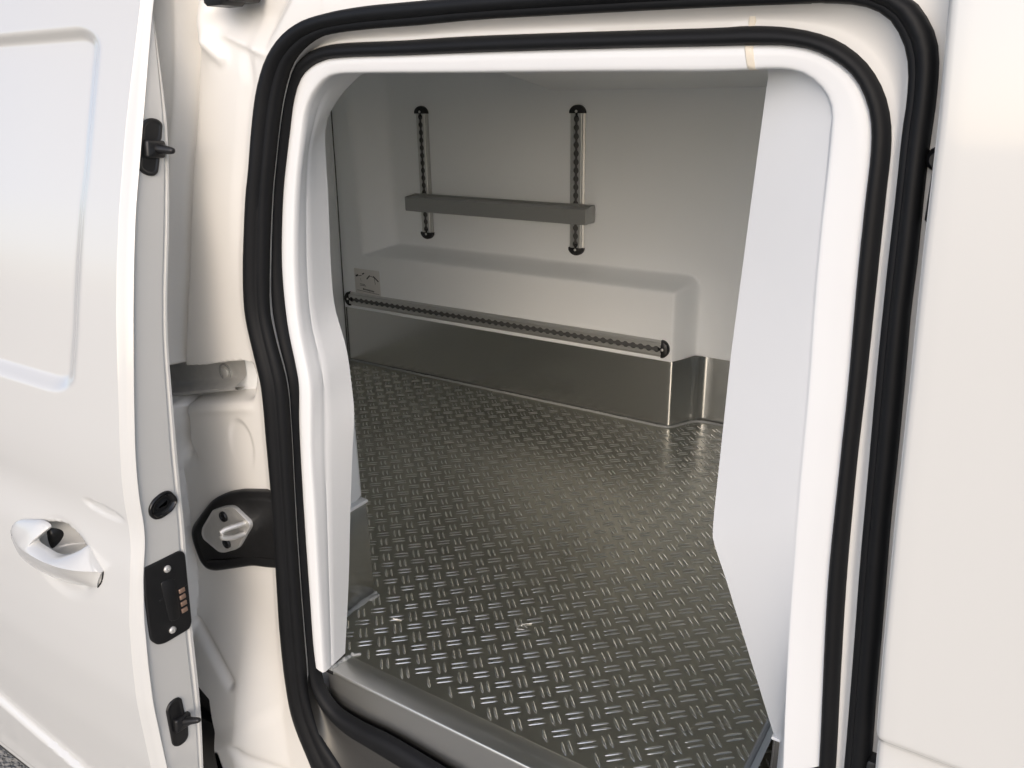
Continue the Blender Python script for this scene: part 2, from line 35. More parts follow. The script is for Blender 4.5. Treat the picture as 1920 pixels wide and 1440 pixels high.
RING3 = [(-0.9714,-0.8023),(-0.9706,-0.7884),(-0.9697,-0.7745),(-0.9689,-0.7607),(-0.968,-0.7468),(-0.9671,-0.7329),(-0.9662,-0.7191),(-0.9653,-0.7052),(-0.9644,-0.6913),(-0.9634,-0.6775),(-0.9624,-0.6636),(-0.9615,-0.6498),(-0.9605,-0.6359),(-0.9594,-0.622),(-0.9584,-0.6082),(-0.9573,-0.5943),(-0.9562,-0.5805),(-0.9551,-0.5666),(-0.9539,-0.5528),(-0.9527,-0.539),(-0.9515,-0.5251),(-0.9501,-0.5113),(-0.9486,-0.4975),(-0.9467,-0.4837),(-0.9445,-0.47),(-0.9423,-0.4563),(-0.9403,-0.4425),(-0.9392,-0.4287),(-0.9398,-0.4148),(-0.9414,-0.401),(-0.9431,-0.3872),(-0.9452,-0.3735),(-0.9471,-0.3597),(-0.9485,-0.3459),(-0.9493,-0.332),(-0.9496,-0.3181),(-0.9496,-0.3042),(-0.9493,-0.2904),(-0.9488,-0.2765),(-0.948,-0.2626),(-0.9468,-0.2488),(-0.9453,-0.235),(-0.9432,-0.2212),(-0.9409,-0.2075),(-0.9383,-0.1939),(-0.9356,-0.1802),(-0.9327,-0.1666),(-0.9297,-0.1531),(-0.9264,-0.1396),(-0.9229,-0.1261),(-0.9188,-0.1129),(-0.9144,-0.0997),(-0.9101,-0.0865),(-0.9056,-0.0733),(-0.9011,-0.0602),(-0.8967,-0.047),(-0.8925,-0.0338),(-0.888,-0.0206),(-0.8822,-0.008),(-0.8754,0.0041),(-0.8667,0.0149),(-0.8575,0.0222),(-0.8471,0.0278),(-0.8361,0.0321),(-0.8247,0.0351),(-0.8131,0.0371),(-0.8013,0.0378),(-0.7895,0.0381),(-0.7777,0.0382),(-0.7659,0.0382),(-0.7541,0.0381),(-0.7424,0.038),(-0.7306,0.0378),(-0.7188,0.0376),(-0.707,0.0375),(-0.6952,0.0374),(-0.6834,0.0373),(-0.6716,0.0372),(-0.6598,0.0372),(-0.648,0.0372),(-0.6362,0.0371),(-0.6244,0.0371),(-0.6126,0.037),(-0.6008,0.037),(-0.589,0.0369),(-0.5772,0.0368),(-0.5654,0.0367),(-0.5536,0.0366),(-0.5418,0.0365),(-0.53,0.0364),(-0.5182,0.0362),(-0.5065,0.0361),(-0.4947,0.036),(-0.4829,0.0359),(-0.4711,0.0357),(-0.4593,0.0356),(-0.4475,0.0354),(-0.4357,0.0353),(-0.4239,0.0351),(-0.4121,0.0349),(-0.4003,0.0348),(-0.3885,0.0346),(-0.3767,0.0344),(-0.3649,0.0341),(-0.3531,0.0339),(-0.3413,0.0337),(-0.3295,0.0335),(-0.3177,0.0332),(-0.3059,0.033),(-0.2942,0.0328),(-0.2824,0.0326),(-0.2706,0.0324),(-0.2588,0.032),(-0.247,0.0317),(-0.2352,0.0311),(-0.2235,0.0297),(-0.2119,0.0274),(-0.2008,0.0236),(-0.1902,0.0185),(-0.1802,0.0122),(-0.171,0.0048),(-0.1635,-0.0043),(-0.1576,-0.0144),(-0.1528,-0.0252),(-0.1496,-0.0366),(-0.1478,-0.0482),(-0.1469,-0.06),(-0.1464,-0.0718),(-0.1463,-0.0836),(-0.1462,-0.0954),(-0.1461,-0.1071),(-0.1459,-0.1189),(-0.1456,-0.1307),(-0.1454,-0.1425),(-0.1451,-0.1543),(-0.1448,-0.1661),(-0.1444,-0.1779),(-0.144,-0.1897),(-0.1435,-0.2015),(-0.143,-0.2133),(-0.1425,-0.225),(-0.142,-0.2368),(-0.1415,-0.2486),(-0.141,-0.2604),(-0.1406,-0.2722),(-0.1402,-0.284),(-0.1398,-0.2958),(-0.1395,-0.3076),(-0.1393,-0.3193),(-0.139,-0.3311),(-0.1388,-0.3429),(-0.1385,-0.3547),(-0.1382,-0.3665),(-0.1379,-0.3783),(-0.1377,-0.3901),(-0.1374,-0.4019),(-0.1372,-0.4137),(-0.1369,-0.4255),(-0.1367,-0.4373),(-0.1364,-0.4491),(-0.1361,-0.4608),(-0.1357,-0.4726),(-0.1354,-0.4844),(-0.1349,-0.4962),(-0.1344,-0.508),(-0.1338,-0.5198),(-0.1331,-0.5316),(-0.1324,-0.5433),(-0.1316,-0.5551),(-0.1308,-0.5669),(-0.13,-0.5786),(-0.1291,-0.5904),(-0.1283,-0.6022),(-0.1274,-0.6139),(-0.1265,-0.6257),(-0.1256,-0.6374),(-0.1247,-0.6492),(-0.1239,-0.661),(-0.123,-0.6727),(-0.1221,-0.6845),(-0.1212,-0.6963),(-0.12,-0.713),(-0.1189,-0.7298),(-0.1178,-0.7466),(-0.1169,-0.7634),(-0.1161,-0.7803),(-0.1155,-0.7971),(-0.1149,-0.8139),(-0.1143,-0.8307),(-0.1137,-0.8475),(-0.113,-0.8644),(-0.1124,-0.8812),(-0.1117,-0.898),(-0.111,-0.9148),(-0.1099,-0.9316),(-0.1088,-0.9484),(-0.108,-0.9652),(-0.1081,-0.982),(-0.1096,-0.9988),(-0.1127,-1.0153),(-0.1185,-1.0311),(-0.1267,-1.0458),(-0.137,-1.0591),(-0.1493,-1.0706),(-0.1631,-1.0801),(-0.1783,-1.0874),(-0.1944,-1.092),(-0.2111,-1.0943),(-0.2279,-1.0957),(-0.2447,-1.0961),(-0.2615,-1.096),(-0.2783,-1.0957),(-0.2952,-1.0953),(-0.312,-1.095),(-0.3288,-1.095),(-0.3457,-1.095),(-0.3625,-1.095),(-0.3793,-1.095),(-0.3962,-1.095),(-0.413,-1.095),(-0.4298,-1.0951),(-0.4467,-1.0953),(-0.4635,-1.0956),(-0.4803,-1.0957),(-0.4971,-1.0956),(-0.514,-1.0951),(-0.5308,-1.094),(-0.5475,-1.0926),(-0.5643,-1.0909),(-0.581,-1.0891),(-0.5977,-1.0872),(-0.6065,-1.0863),(-0.6153,-1.0855),(-0.6241,-1.0846),(-0.6329,-1.0838),(-0.6417,-1.0829),(-0.6505,-1.0821),(-0.6593,-1.0813),(-0.6681,-1.0804),(-0.6769,-1.0796),(-0.6857,-1.0787),(-0.6945,-1.0779),(-0.7033,-1.0771),(-0.7121,-1.0762),(-0.7209,-1.0755),(-0.7298,-1.0748),(-0.7386,-1.0741),(-0.7474,-1.0733),(-0.7562,-1.0725),(-0.765,-1.0718),(-0.7738,-1.0711),(-0.7826,-1.0704),(-0.7914,-1.0698),(-0.8003,-1.0693),(-0.8091,-1.069),(-0.8179,-1.0688),(-0.8268,-1.0688),(-0.8356,-1.069),(-0.8444,-1.0694),(-0.8533,-1.0699),(-0.8621,-1.0703),(-0.8709,-1.0707),(-0.8798,-1.0708),(-0.8886,-1.0707),(-0.8974,-1.0701),(-0.9062,-1.0695),(-0.915,-1.0686),(-0.9238,-1.0674),(-0.9324,-1.0654),(-0.9406,-1.0623),(-0.9482,-1.0578),(-0.9551,-1.0522),(-0.9612,-1.0458),(-0.9664,-1.0387),(-0.9705,-1.0308),(-0.9733,-1.0225),(-0.9753,-1.0139),(-0.9769,-1.0052),(-0.9782,-0.9964),(-0.9792,-0.9876),(-0.9798,-0.9788),(-0.9799,-0.97),(-0.9799,-0.9611),(-0.9798,-0.9523),(-0.9796,-0.9435),(-0.9794,-0.9346),(-0.979,-0.9258),(-0.9785,-0.917),(-0.978,-0.9081),(-0.9775,-0.8993),(-0.977,-0.8905),(-0.9764,-0.8817),(-0.9758,-0.8729),(-0.9752,-0.864),(-0.9746,-0.8552),(-0.974,-0.8464),(-0.9735,-0.8376),(-0.9729,-0.8287),(-0.9724,-0.8199),(-0.9719,-0.8111)]
BAND_OUT = [(-0.9794,-0.9855),(-0.9799,-0.971),(-0.9798,-0.9564),(-0.9796,-0.9419),(-0.9791,-0.9274),(-0.9783,-0.9129),(-0.9775,-0.8984),(-0.9765,-0.8839),(-0.9756,-0.8694),(-0.9746,-0.8549),(-0.9737,-0.8404),(-0.9728,-0.8259),(-0.9719,-0.8114),(-0.9711,-0.7969),(-0.9702,-0.7823),(-0.9693,-0.7678),(-0.9684,-0.7533),(-0.9675,-0.7388),(-0.9666,-0.7243),(-0.9656,-0.7098),(-0.9646,-0.6953),(-0.9636,-0.6809),(-0.9626,-0.6664),(-0.9616,-0.6519),(-0.9606,-0.6374),(-0.9595,-0.6229),(-0.9584,-0.6084),(-0.9573,-0.5939),(-0.9561,-0.5794),(-0.9549,-0.5649),(-0.9537,-0.5505),(-0.9525,-0.536),(-0.9511,-0.5215),(-0.9497,-0.5071),(-0.948,-0.4926),(-0.9459,-0.4783),(-0.9435,-0.4639),(-0.9413,-0.4496),(-0.9396,-0.4351),(-0.9393,-0.4206),(-0.9408,-0.4062),(-0.9425,-0.3917),(-0.9446,-0.3774),(-0.9466,-0.363),(-0.9483,-0.3485),(-0.9492,-0.334),(-0.9496,-0.3195),(-0.9496,-0.305),(-0.9493,-0.2905),(-0.9488,-0.2759),(-0.9479,-0.2614),(-0.9467,-0.247),(-0.9449,-0.2325),(-0.9427,-0.2182),(-0.9402,-0.2039),(-0.9375,-0.1896),(-0.9346,-0.1753),(-0.9315,-0.1612),(-0.9282,-0.147),(-0.9247,-0.1329),(-0.9207,-0.1189),(-0.9163,-0.1051),(-0.9117,-0.0913),(-0.9071,-0.0775),(-0.9024,-0.0638),(-0.8977,-0.05),(-0.8933,-0.0362),(-0.8886,-0.0224),(-0.8828,-0.0091),(-0.8757,0.0036),(-0.8667,0.0149),(-0.8575,0.0222),(-0.8471,0.0278),(-0.8361,0.0321),(-0.8247,0.0351),(-0.8131,0.0371),(-0.8013,0.0378),(-0.7895,0.0381),(-0.7777,0.0382),(-0.7659,0.0382),(-0.7541,0.0381),(-0.7424,0.038),(-0.7306,0.0378),(-0.7188,0.0376),(-0.707,0.0375),(-0.6952,0.0374),(-0.6834,0.0373),(-0.6716,0.0372),(-0.6598,0.0372),(-0.648,0.0372),(-0.6362,0.0371),(-0.6244,0.0371),(-0.6126,0.037),(-0.6008,0.037),(-0.589,0.0369),(-0.5772,0.0368),(-0.5654,0.0367),(-0.5536,0.0366),(-0.5418,0.0365),(-0.53,0.0364),(-0.5182,0.0362),(-0.5065,0.0361),(-0.4947,0.036),(-0.4829,0.0359),(-0.4711,0.0357),(-0.4593,0.0356),(-0.4475,0.0354),(-0.4357,0.0353),(-0.4239,0.0351),(-0.4121,0.0349),(-0.4003,0.0348),(-0.3885,0.0346),(-0.3767,0.0344),(-0.3649,0.0341),(-0.3531,0.0339),(-0.3413,0.0337),(-0.3295,0.0335),(-0.3177,0.0332),(-0.3059,0.033),(-0.2942,0.0328),(-0.2824,0.0326),(-0.2706,0.0324),(-0.2588,0.032),(-0.247,0.0317),(-0.2352,0.0311),(-0.2235,0.0297),(-0.2119,0.0274),(-0.2008,0.0236),(-0.1902,0.0185),(-0.1802,0.0122),(-0.171,0.0048),(-0.1648,-0.0025),(-0.1596,-0.0106),(-0.1553,-0.0191),(-0.1519,-0.0281),(-0.1494,-0.0374),(-0.1479,-0.0469),(-0.1471,-0.0564),(-0.1465,-0.066),(-0.1463,-0.0756),(-0.1463,-0.0852),(-0.1463,-0.0948),(-0.1461,-0.1044),(-0.1459,-0.114),(-0.1458,-0.1236),(-0.1456,-0.1332),(-0.1454,-0.1428),(-0.1452,-0.1524),(-0.1449,-0.162),(-0.1447,-0.1716),(-0.1443,-0.1812),(-0.144,-0.1908),(-0.1436,-0.2004),(-0.1432,-0.21),(-0.1428,-0.2196),(-0.1423,-0.2292),(-0.1419,-0.2387),(-0.1415,-0.2483),(-0.1411,-0.2579),(-0.1407,-0.2675),(-0.1404,-0.2771),(-0.1401,-0.2867),(-0.1398,-0.2963),(-0.1396,-0.3059),(-0.1393,-0.3155),(-0.1391,-0.3251),(-0.1389,-0.3347),(-0.1387,-0.3443),(-0.1385,-0.3539),(-0.1383,-0.3635),(-0.1381,-0.3731),(-0.1378,-0.3827),(-0.1376,-0.3923),(-0.1374,-0.4019),(-0.1372,-0.4115),(-0.137,-0.4211),(-0.1368,-0.4307),(-0.1366,-0.4403),(-0.1364,-0.4499),(-0.1361,-0.4595),(-0.1358,-0.4691),(-0.1355,-0.4787),(-0.1352,-0.4883),(-0.1349,-0.4979),(-0.1344,-0.5075),(-0.134,-0.517),(-0.1334,-0.5266),(-0.1328,-0.5362),(-0.1322,-0.5458),(-0.1315,-0.5554),(-0.1309,-0.565),(-0.1303,-0.5745),(-0.1296,-0.5841),(-0.1289,-0.5937),(-0.1283,-0.6033),(-0.1276,-0.6128),(-0.1269,-0.6224),(-0.1262,-0.632),(-0.1255,-0.6416),(-0.1249,-0.6512),(-0.1242,-0.6607),(-0.1235,-0.6703),(-0.1228,-0.6799),(-0.1221,-0.6895),(-0.1214,-0.699),(-0.1207,-0.7086),(-0.12,-0.7182),(-0.1193,-0.7278),(-0.1186,-0.7373),(-0.1179,-0.7469),(-0.1172,-0.7565)]
BAND_IN = [(-0.9619,-0.9933),(-0.9609,-0.979),(-0.96,-0.9648),(-0.959,-0.9505),(-0.958,-0.9362),(-0.9571,-0.9219),(-0.9561,-0.9077),(-0.9551,-0.8934),(-0.9542,-0.8791),(-0.9532,-0.8648),(-0.9522,-0.8506),(-0.9512,-0.8363),(-0.9502,-0.822),(-0.9492,-0.8077),(-0.9481,-0.7935),(-0.947,-0.7792),(-0.9459,-0.7649),(-0.9448,-0.7507),(-0.9437,-0.7364),(-0.9426,-0.7221),(-0.9415,-0.7079),(-0.9404,-0.6936),(-0.9393,-0.6793),(-0.9383,-0.6651),(-0.9373,-0.6508),(-0.9363,-0.6365),(-0.9354,-0.6222),(-0.9345,-0.608),(-0.9336,-0.5937),(-0.9326,-0.5794),(-0.9315,-0.5651),(-0.9303,-0.5509),(-0.9288,-0.5366),(-0.927,-0.5224),(-0.925,-0.5083),(-0.9229,-0.4941),(-0.9208,-0.48),(-0.9188,-0.4658),(-0.9171,-0.4516),(-0.9158,-0.4374),(-0.9156,-0.4231),(-0.9168,-0.4088),(-0.919,-0.3947),(-0.9209,-0.3805),(-0.923,-0.3663),(-0.9248,-0.3521),(-0.9258,-0.3379),(-0.9263,-0.3236),(-0.9262,-0.3093),(-0.9256,-0.295),(-0.9247,-0.2807),(-0.9235,-0.2664),(-0.9221,-0.2522),(-0.9204,-0.238),(-0.9184,-0.2238),(-0.9162,-0.2097),(-0.9138,-0.1956),(-0.9112,-0.1815),(-0.9085,-0.1674),(-0.9056,-0.1534),(-0.9024,-0.1395),(-0.899,-0.1256),(-0.8952,-0.1118),(-0.8912,-0.0981),(-0.8869,-0.0844),(-0.8824,-0.0708),(-0.8779,-0.0572),(-0.8734,-0.0436),(-0.8684,-0.0303),(-0.8615,-0.0178),(-0.8523,-0.0068),(-0.844,0.0006),(-0.8351,0.0072),(-0.8254,0.0126),(-0.8149,0.0163),(-0.8039,0.018),(-0.7929,0.0188),(-0.7818,0.0188),(-0.7706,0.0187),(-0.7595,0.0186),(-0.7484,0.0185),(-0.7373,0.0183),(-0.7262,0.0182),(-0.7151,0.0179),(-0.704,0.0177),(-0.6929,0.0175),(-0.6818,0.0172),(-0.6707,0.017),(-0.6595,0.0168),(-0.6484,0.0165),(-0.6373,0.0163),(-0.6262,0.0161),(-0.6151,0.0158),(-0.604,0.0156),(-0.5929,0.0154),(-0.5818,0.0152),(-0.5707,0.015),(-0.5596,0.0149),(-0.5485,0.0147),(-0.5373,0.0145),(-0.5262,0.0143),(-0.5151,0.0141),(-0.504,0.014),(-0.4929,0.0138),(-0.4818,0.0136),(-0.4707,0.0134),(-0.4596,0.0132),(-0.4485,0.013),(-0.4374,0.0129),(-0.4262,0.0127),(-0.4151,0.0125),(-0.404,0.0122),(-0.3929,0.012),(-0.3818,0.0118),(-0.3707,0.0115),(-0.3596,0.0113),(-0.3485,0.011),(-0.3374,0.0108),(-0.3263,0.0105),(-0.3151,0.0103),(-0.304,0.0102),(-0.2929,0.0101),(-0.2818,0.0101),(-0.2707,0.0103),(-0.2596,0.0105),(-0.2485,0.0109),(-0.2374,0.0109),(-0.2263,0.0097),(-0.2156,0.0068),(-0.2059,0.0015),(-0.1974,-0.0056),(-0.1912,-0.0132),(-0.1869,-0.022),(-0.1849,-0.0316),(-0.1845,-0.0414),(-0.1842,-0.0512),(-0.1839,-0.061),(-0.1837,-0.0708),(-0.1835,-0.0806),(-0.1834,-0.0904),(-0.1832,-0.1002),(-0.1831,-0.1101),(-0.183,-0.1199),(-0.1829,-0.1297),(-0.1828,-0.1395),(-0.1827,-0.1493),(-0.1825,-0.1591),(-0.1824,-0.1689),(-0.1822,-0.1787),(-0.1819,-0.1886),(-0.1816,-0.1984),(-0.1813,-0.2082),(-0.1809,-0.218),(-0.1805,-0.2278),(-0.18,-0.2376),(-0.1796,-0.2474),(-0.1792,-0.2572),(-0.1787,-0.267),(-0.1783,-0.2768),(-0.178,-0.2866),(-0.1777,-0.2964),(-0.1774,-0.3062),(-0.1772,-0.316),(-0.177,-0.3259),(-0.1768,-0.3357),(-0.1766,-0.3455),(-0.1764,-0.3553),(-0.1763,-0.3651),(-0.1761,-0.3749),(-0.1759,-0.3847),(-0.1757,-0.3945),(-0.1754,-0.4044),(-0.1751,-0.4142),(-0.1748,-0.424),(-0.1745,-0.4338),(-0.1742,-0.4436),(-0.1739,-0.4534),(-0.1735,-0.4632),(-0.1731,-0.473),(-0.1727,-0.4828),(-0.1723,-0.4926),(-0.1719,-0.5024),(-0.1715,-0.5122),(-0.1711,-0.522),(-0.1707,-0.5318),(-0.1702,-0.5416),(-0.1698,-0.5514),(-0.1693,-0.5612),(-0.1689,-0.5711),(-0.1684,-0.5809),(-0.1679,-0.5907),(-0.1674,-0.6005),(-0.1669,-0.6103),(-0.1664,-0.6201),(-0.1659,-0.6299),(-0.1654,-0.6397),(-0.1648,-0.6495),(-0.1643,-0.6593),(-0.1637,-0.6691),(-0.1631,-0.6788),(-0.1625,-0.6886),(-0.1619,-0.6984),(-0.1613,-0.7082),(-0.1606,-0.718),(-0.1599,-0.7278),(-0.1592,-0.7376),(-0.1585,-0.7474),(-0.1578,-0.7572),(-0.1571,-0.767),(-0.1564,-0.7768),(-0.1558,-0.7865)]
REVEAL_IN = [(-0.9914,-1.0174),(-0.9883,-0.9994),(-0.9851,-0.9814),(-0.982,-0.9633),(-0.9789,-0.9453),(-0.9758,-0.9273),(-0.9727,-0.9092),(-0.9696,-0.8912),(-0.9665,-0.8732),(-0.9635,-0.8551),(-0.9607,-0.837),(-0.9579,-0.8189),(-0.9552,-0.8008),(-0.9526,-0.7827),(-0.9501,-0.7646),(-0.9475,-0.7465),(-0.945,-0.7284),(-0.9424,-0.7102),(-0.9397,-0.6921),(-0.9369,-0.6741),(-0.9341,-0.656),(-0.9313,-0.6379),(-0.9284,-0.6198),(-0.9255,-0.6017),(-0.9226,-0.5837),(-0.9197,-0.5656),(-0.9164,-0.5476),(-0.9131,-0.5296),(-0.9102,-0.5115),(-0.9085,-0.4933),(-0.9084,-0.475),(-0.9092,-0.4568),(-0.9096,-0.4385),(-0.9103,-0.4202),(-0.912,-0.402),(-0.9147,-0.3839),(-0.9197,-0.3663),(-0.9251,-0.3488),(-0.9298,-0.3311),(-0.932,-0.313),(-0.9323,-0.2947),(-0.9317,-0.2764),(-0.931,-0.2581),(-0.9297,-0.2399),(-0.9283,-0.2216),(-0.9267,-0.2034),(-0.9252,-0.1851),(-0.9237,-0.1669),(-0.9224,-0.1487),(-0.9216,-0.1304),(-0.9211,-0.1121),(-0.9201,-0.0938),(-0.919,-0.0755),(-0.9167,-0.0574),(-0.91,-0.0405),(-0.8987,-0.0261),(-0.8853,-0.0137),(-0.8713,-0.0019),(-0.856,0.0081),(-0.8393,0.0156)]
EDGE_FRONT = [(0.1948,0.766),(0.0833,0.7307),(-0.044,0.6937),(-0.154,0.6621),(-0.2248,0.6459),(-0.2974,0.631),(-0.4026,0.6115),(-0.4806,0.598),(-0.5293,0.592),(-0.5717,0.5891),(-0.603,0.5892),(-0.6328,0.5853),(-0.6813,0.5724),(-0.7522,0.5606),(-0.8241,0.5533),(-0.9019,0.5479),(-1.0318,0.5487),(-1.2541,0.559)]
EDGE_BACK = [(0.1923,0.7451),(0.0836,0.738),(-0.0461,0.737),(-0.1611,0.7167),(-0.235,0.7013),(-0.31,0.6831),(-0.4228,0.6731),(-0.5069,0.6652),(-0.5589,0.6604),(-0.6039,0.658),(-0.6359,0.6561),(-0.6679,0.6533),(-0.7227,0.6465),(-0.8012,0.6395),(-0.8791,0.6339),(-0.9631,0.6296),(-1.0863,0.6124),(-1.281,0.5852)]
SKIN_START = [(0.1948,-1.062),(0.0836,-1.0645),(-0.0438,-1.0734),(-0.1541,-1.0728),(-0.2254,-1.0746),(-0.2984,-1.0752),(-0.4036,-1.072),(-0.4816,-1.0713),(-0.531,-1.0732),(-0.5737,-1.0736),(-0.6053,-1.074),(-0.6339,-1.0698),(-0.6816,-1.0671),(-0.7551,-1.0737),(-0.8283,-1.076),(-0.9077,-1.0786),(-1.0395,-1.0803),(-1.2678,-1.0869)]
# ---------------------------------------------------------------- materials
def mat(name, col, rough=0.5, metal=0.0, coat=0.0, coat_rough=0.05, bump=None, var=None, rvar=None, aniso=0.0, spec=0.5):
    m = bpy.data.materials.new(name); m.use_nodes = True
    nt = m.node_tree; b = nt.nodes["Principled BSDF"]
    b.inputs["Base Color"].default_value = (*col, 1); b.inputs["Roughness"].default_value = rough
    b.inputs["Metallic"].default_value = metal; b.inputs["Coat Weight"].default_value = coat
    b.inputs["Coat Roughness"].default_value = coat_rough; b.inputs["Anisotropic"].default_value = aniso
    b.inputs["Specular IOR Level"].default_value = spec
    tc = nt.nodes.new("ShaderNodeTexCoord")
    def noise(scale, stretch=(1, 1, 1), detail=3.0):
        mp = nt.nodes.new("ShaderNodeMapping"); mp.inputs["Scale"].default_value = stretch
        n = nt.nodes.new("ShaderNodeTexNoise"); n.inputs["Scale"].default_value = scale; n.inputs["Detail"].default_value = detail
        nt.links.new(tc.outputs["Object"], mp.inputs[0]); nt.links.new(mp.outputs[0], n.inputs["Vector"]); return n
    if var:                                   # (scale, amount, stretch): faint uneven colour
        n = noise(var[0], var[2] if len(var) > 2 else (1, 1, 1))
        r = nt.nodes.new("ShaderNodeMapRange"); r.inputs[1].default_value = .2; r.inputs[2].default_value = .8
        r.inputs[3].default_value = 1-var[1]; r.inputs[4].default_value = 1+var[1]*.3
        mx = nt.nodes.new("ShaderNodeVectorMath"); mx.operation = 'SCALE'; mx.inputs[0].default_value = col
        nt.links.new(n.outputs[0], r.inputs[0]); nt.links.new(r.outputs[0], mx.inputs["Scale"]); nt.links.new(mx.outputs[0], b.inputs["Base Color"])
    if rvar:
        n = noise(rvar[0], rvar[2] if len(rvar) > 2 else (1, 1, 1), 2)
        r = nt.nodes.new("ShaderNodeMapRange"); r.inputs[1].default_value = .2; r.inputs[2].default_value = .8
        r.inputs[3].default_value = max(rough-rvar[1], .02); r.inputs[4].default_value = rough+rvar[1]
        nt.links.new(n.outputs[0], r.inputs[0]); nt.links.new(r.outputs[0], b.inputs["Roughness"])
    if bump:                                  # (scale, strength, distance, stretch)
        n = noise(bump[0], bump[3] if len(bump) > 3 else (1, 1, 1), 2)
        bp = nt.nodes.new("ShaderNodeBump"); bp.inputs["Strength"].default_value = bump[1]; bp.inputs["Distance"].default_value = bump[2]
        nt.links.new(n.outputs[0], bp.inputs["Height"]); nt.links.new(bp.outputs[0], b.inputs["Normal"])
    return m
MT = dict(
    paint=mat("white_paint", (.605, .602, .575), .28, coat=1.0, coat_rough=.06, var=(1.3, .03), bump=(260, .03, .0004)),
    jamb=mat("white_paint_jamb", (.75, .735, .695), .34, coat=.5, coat_rough=.12, var=(6, .05), bump=(200, .05, .0005)),
    gel=mat("white_gelcoat", (.74, .75, .748), .36, coat=.25, coat_rough=.2, var=(4, .05), bump=(70, .07, .0012), rvar=(6, .08)),
    wall=mat("white_plastic_liner", (.885, .905, .912), .40, var=(2.2, .045), bump=(5, .25, .006), rvar=(4, .08)),
    rubber=mat("black_rubber", (.0045, .005, .006), .60, var=(30, .2), bump=(350, .08, .0005), rvar=(12, .06), spec=.28),
    plastic=mat("black_plastic", (.008, .008, .0085), .42, bump=(700, .15, .0004), rvar=(40, .08)),
    tread=mat("tread_aluminium", (.46, .45, .39), .29, metal=1, rvar=(2.2, .04), var=(3, .05), bump=(3.2, .5, .010)),
    tread_bar=mat("worn_tread_bar", (.80, .79, .74), .18, metal=1, rvar=(6, .03)),
    steel=mat("brushed_steel", (.58, .575, .55), .33, metal=1, rvar=(3, .06, (1, 40, 40)), bump=(14, .06, .0006, (1, 60, 60)), aniso=.5),
    sheet=mat("stainless_sheet", (.68, .675, .65), .27, metal=1, aniso=.4),
    alu=mat("anodised_aluminium", (.62, .62, .60), .40, metal=.8, rvar=(20, .06)),
    zinc=mat("zinc_plate", (.66, .655, .63), .45, metal=.55, var=(60, .1), rvar=(30, .08)),
    dark_metal=mat("grey_shelf_metal", (.36, .365, .355), .40, metal=.5, rvar=(12, .06)),
    copper=mat("contact_copper", (.50, .34, .26), .4, metal=.8),
    sealant=mat("grey_sealant", (.27, .28, .275), .5, bump=(60, .2, .001)),
    step=mat("dark_step_steel", (.10, .098, .092), .38, metal=.7),
    tape=mat("cream_joint_filler", (.70, .64, .53), .5),
    cavity=mat("dark_cavity", (.02, .02, .02), .8),
    label=mat("grey_sticker", (.70, .68, .65), .45),
    ink=mat("black_print", (.05, .05, .05), .5),
    ground=mat("gravel_asphalt", (.34, .33, .30), .9, var=(.35, .5), bump=(60, .8, .02)),
    slot=mat("shaded_slot", (.15, .15, .147), .42, metal=.5),  # shade inside the rail slots, put into the colour
    gloss=mat("glossy_black_plastic", (.006, .006, .0065), .16),
    trim=mat("grey_trim", (.42, .45, .46), .4, bump=(40, .05, .001)),
    under=mat("underbody", (.03, .03, .03), .8),
)
# ---------------------------------------------------------------- mesh helpers
VAN = Vector((-0.75, 1.55, 0.0))             # foot of the van's Empty
col = scene.collection
def empty(name, loc, label, cat, group=None):
    o = bpy.data.objects.new(name, None); col.objects.link(o); o.location = loc; o.empty_display_size = .2
    o["label"] = label; o["category"] = cat
    if group: o["group"] = group
    return o
roots = {}
def mesh(name, V, F, m, parent=None, smooth=40, label=None, kind=None, mats=None, fmat=None):
    me = bpy.data.meshes.new(name); V = np.asarray(V, float)
    me.from_pydata(V.tolist(), [], [tuple(int(i) for i in f) for f in F])
    for mm in (mats or [m]): me.materials.append(MT[mm])
    if fmat is not None: me.polygons.foreach_set("material_index", np.asarray(fmat, np.int32))
    bm = bmesh.new(); bm.from_mesh(me); bmesh.ops.recalc_face_normals(bm, faces=bm.faces); bm.to_mesh(me); bm.free()
    if smooth: me.shade_smooth(); me.set_sharp_from_angle(angle=math.radians(smooth))
    o = bpy.data.objects.new(name, me); col.objects.link(o)
    if parent is None: o.location = (0, 0, EYE)
    else:
        o.parent = parent
        if parent.type == 'EMPTY': o.location = Vector((0, 0, EYE))-parent.location
    if label: o["label"] = label
    if kind: o["kind"] = kind
    return o
def merge(parts):
    V, F, n = [], [], 0
    for v, f in parts:
        V.append(np.asarray(v, float)); F += [tuple(i+n for i in q) for q in f]; n += len(v)
    return np.vstack(V), F
def loft(rings, closed=True, cap=False, closed_v=False):
    n = len(rings[0]); V = np.vstack(rings); F = []
    m = len(rings)
    for j in range(m if closed_v else m-1):
        a, b = j*n, ((j+1) % m)*n
        for i in range(n if closed else n-1):
            k = (i+1) % n; F.append((a+i, a+k, b+k, b+i))
    if cap: F += [tuple(range(n))[::-1], tuple(range((m-1)*n, m*n))]
    return V, F
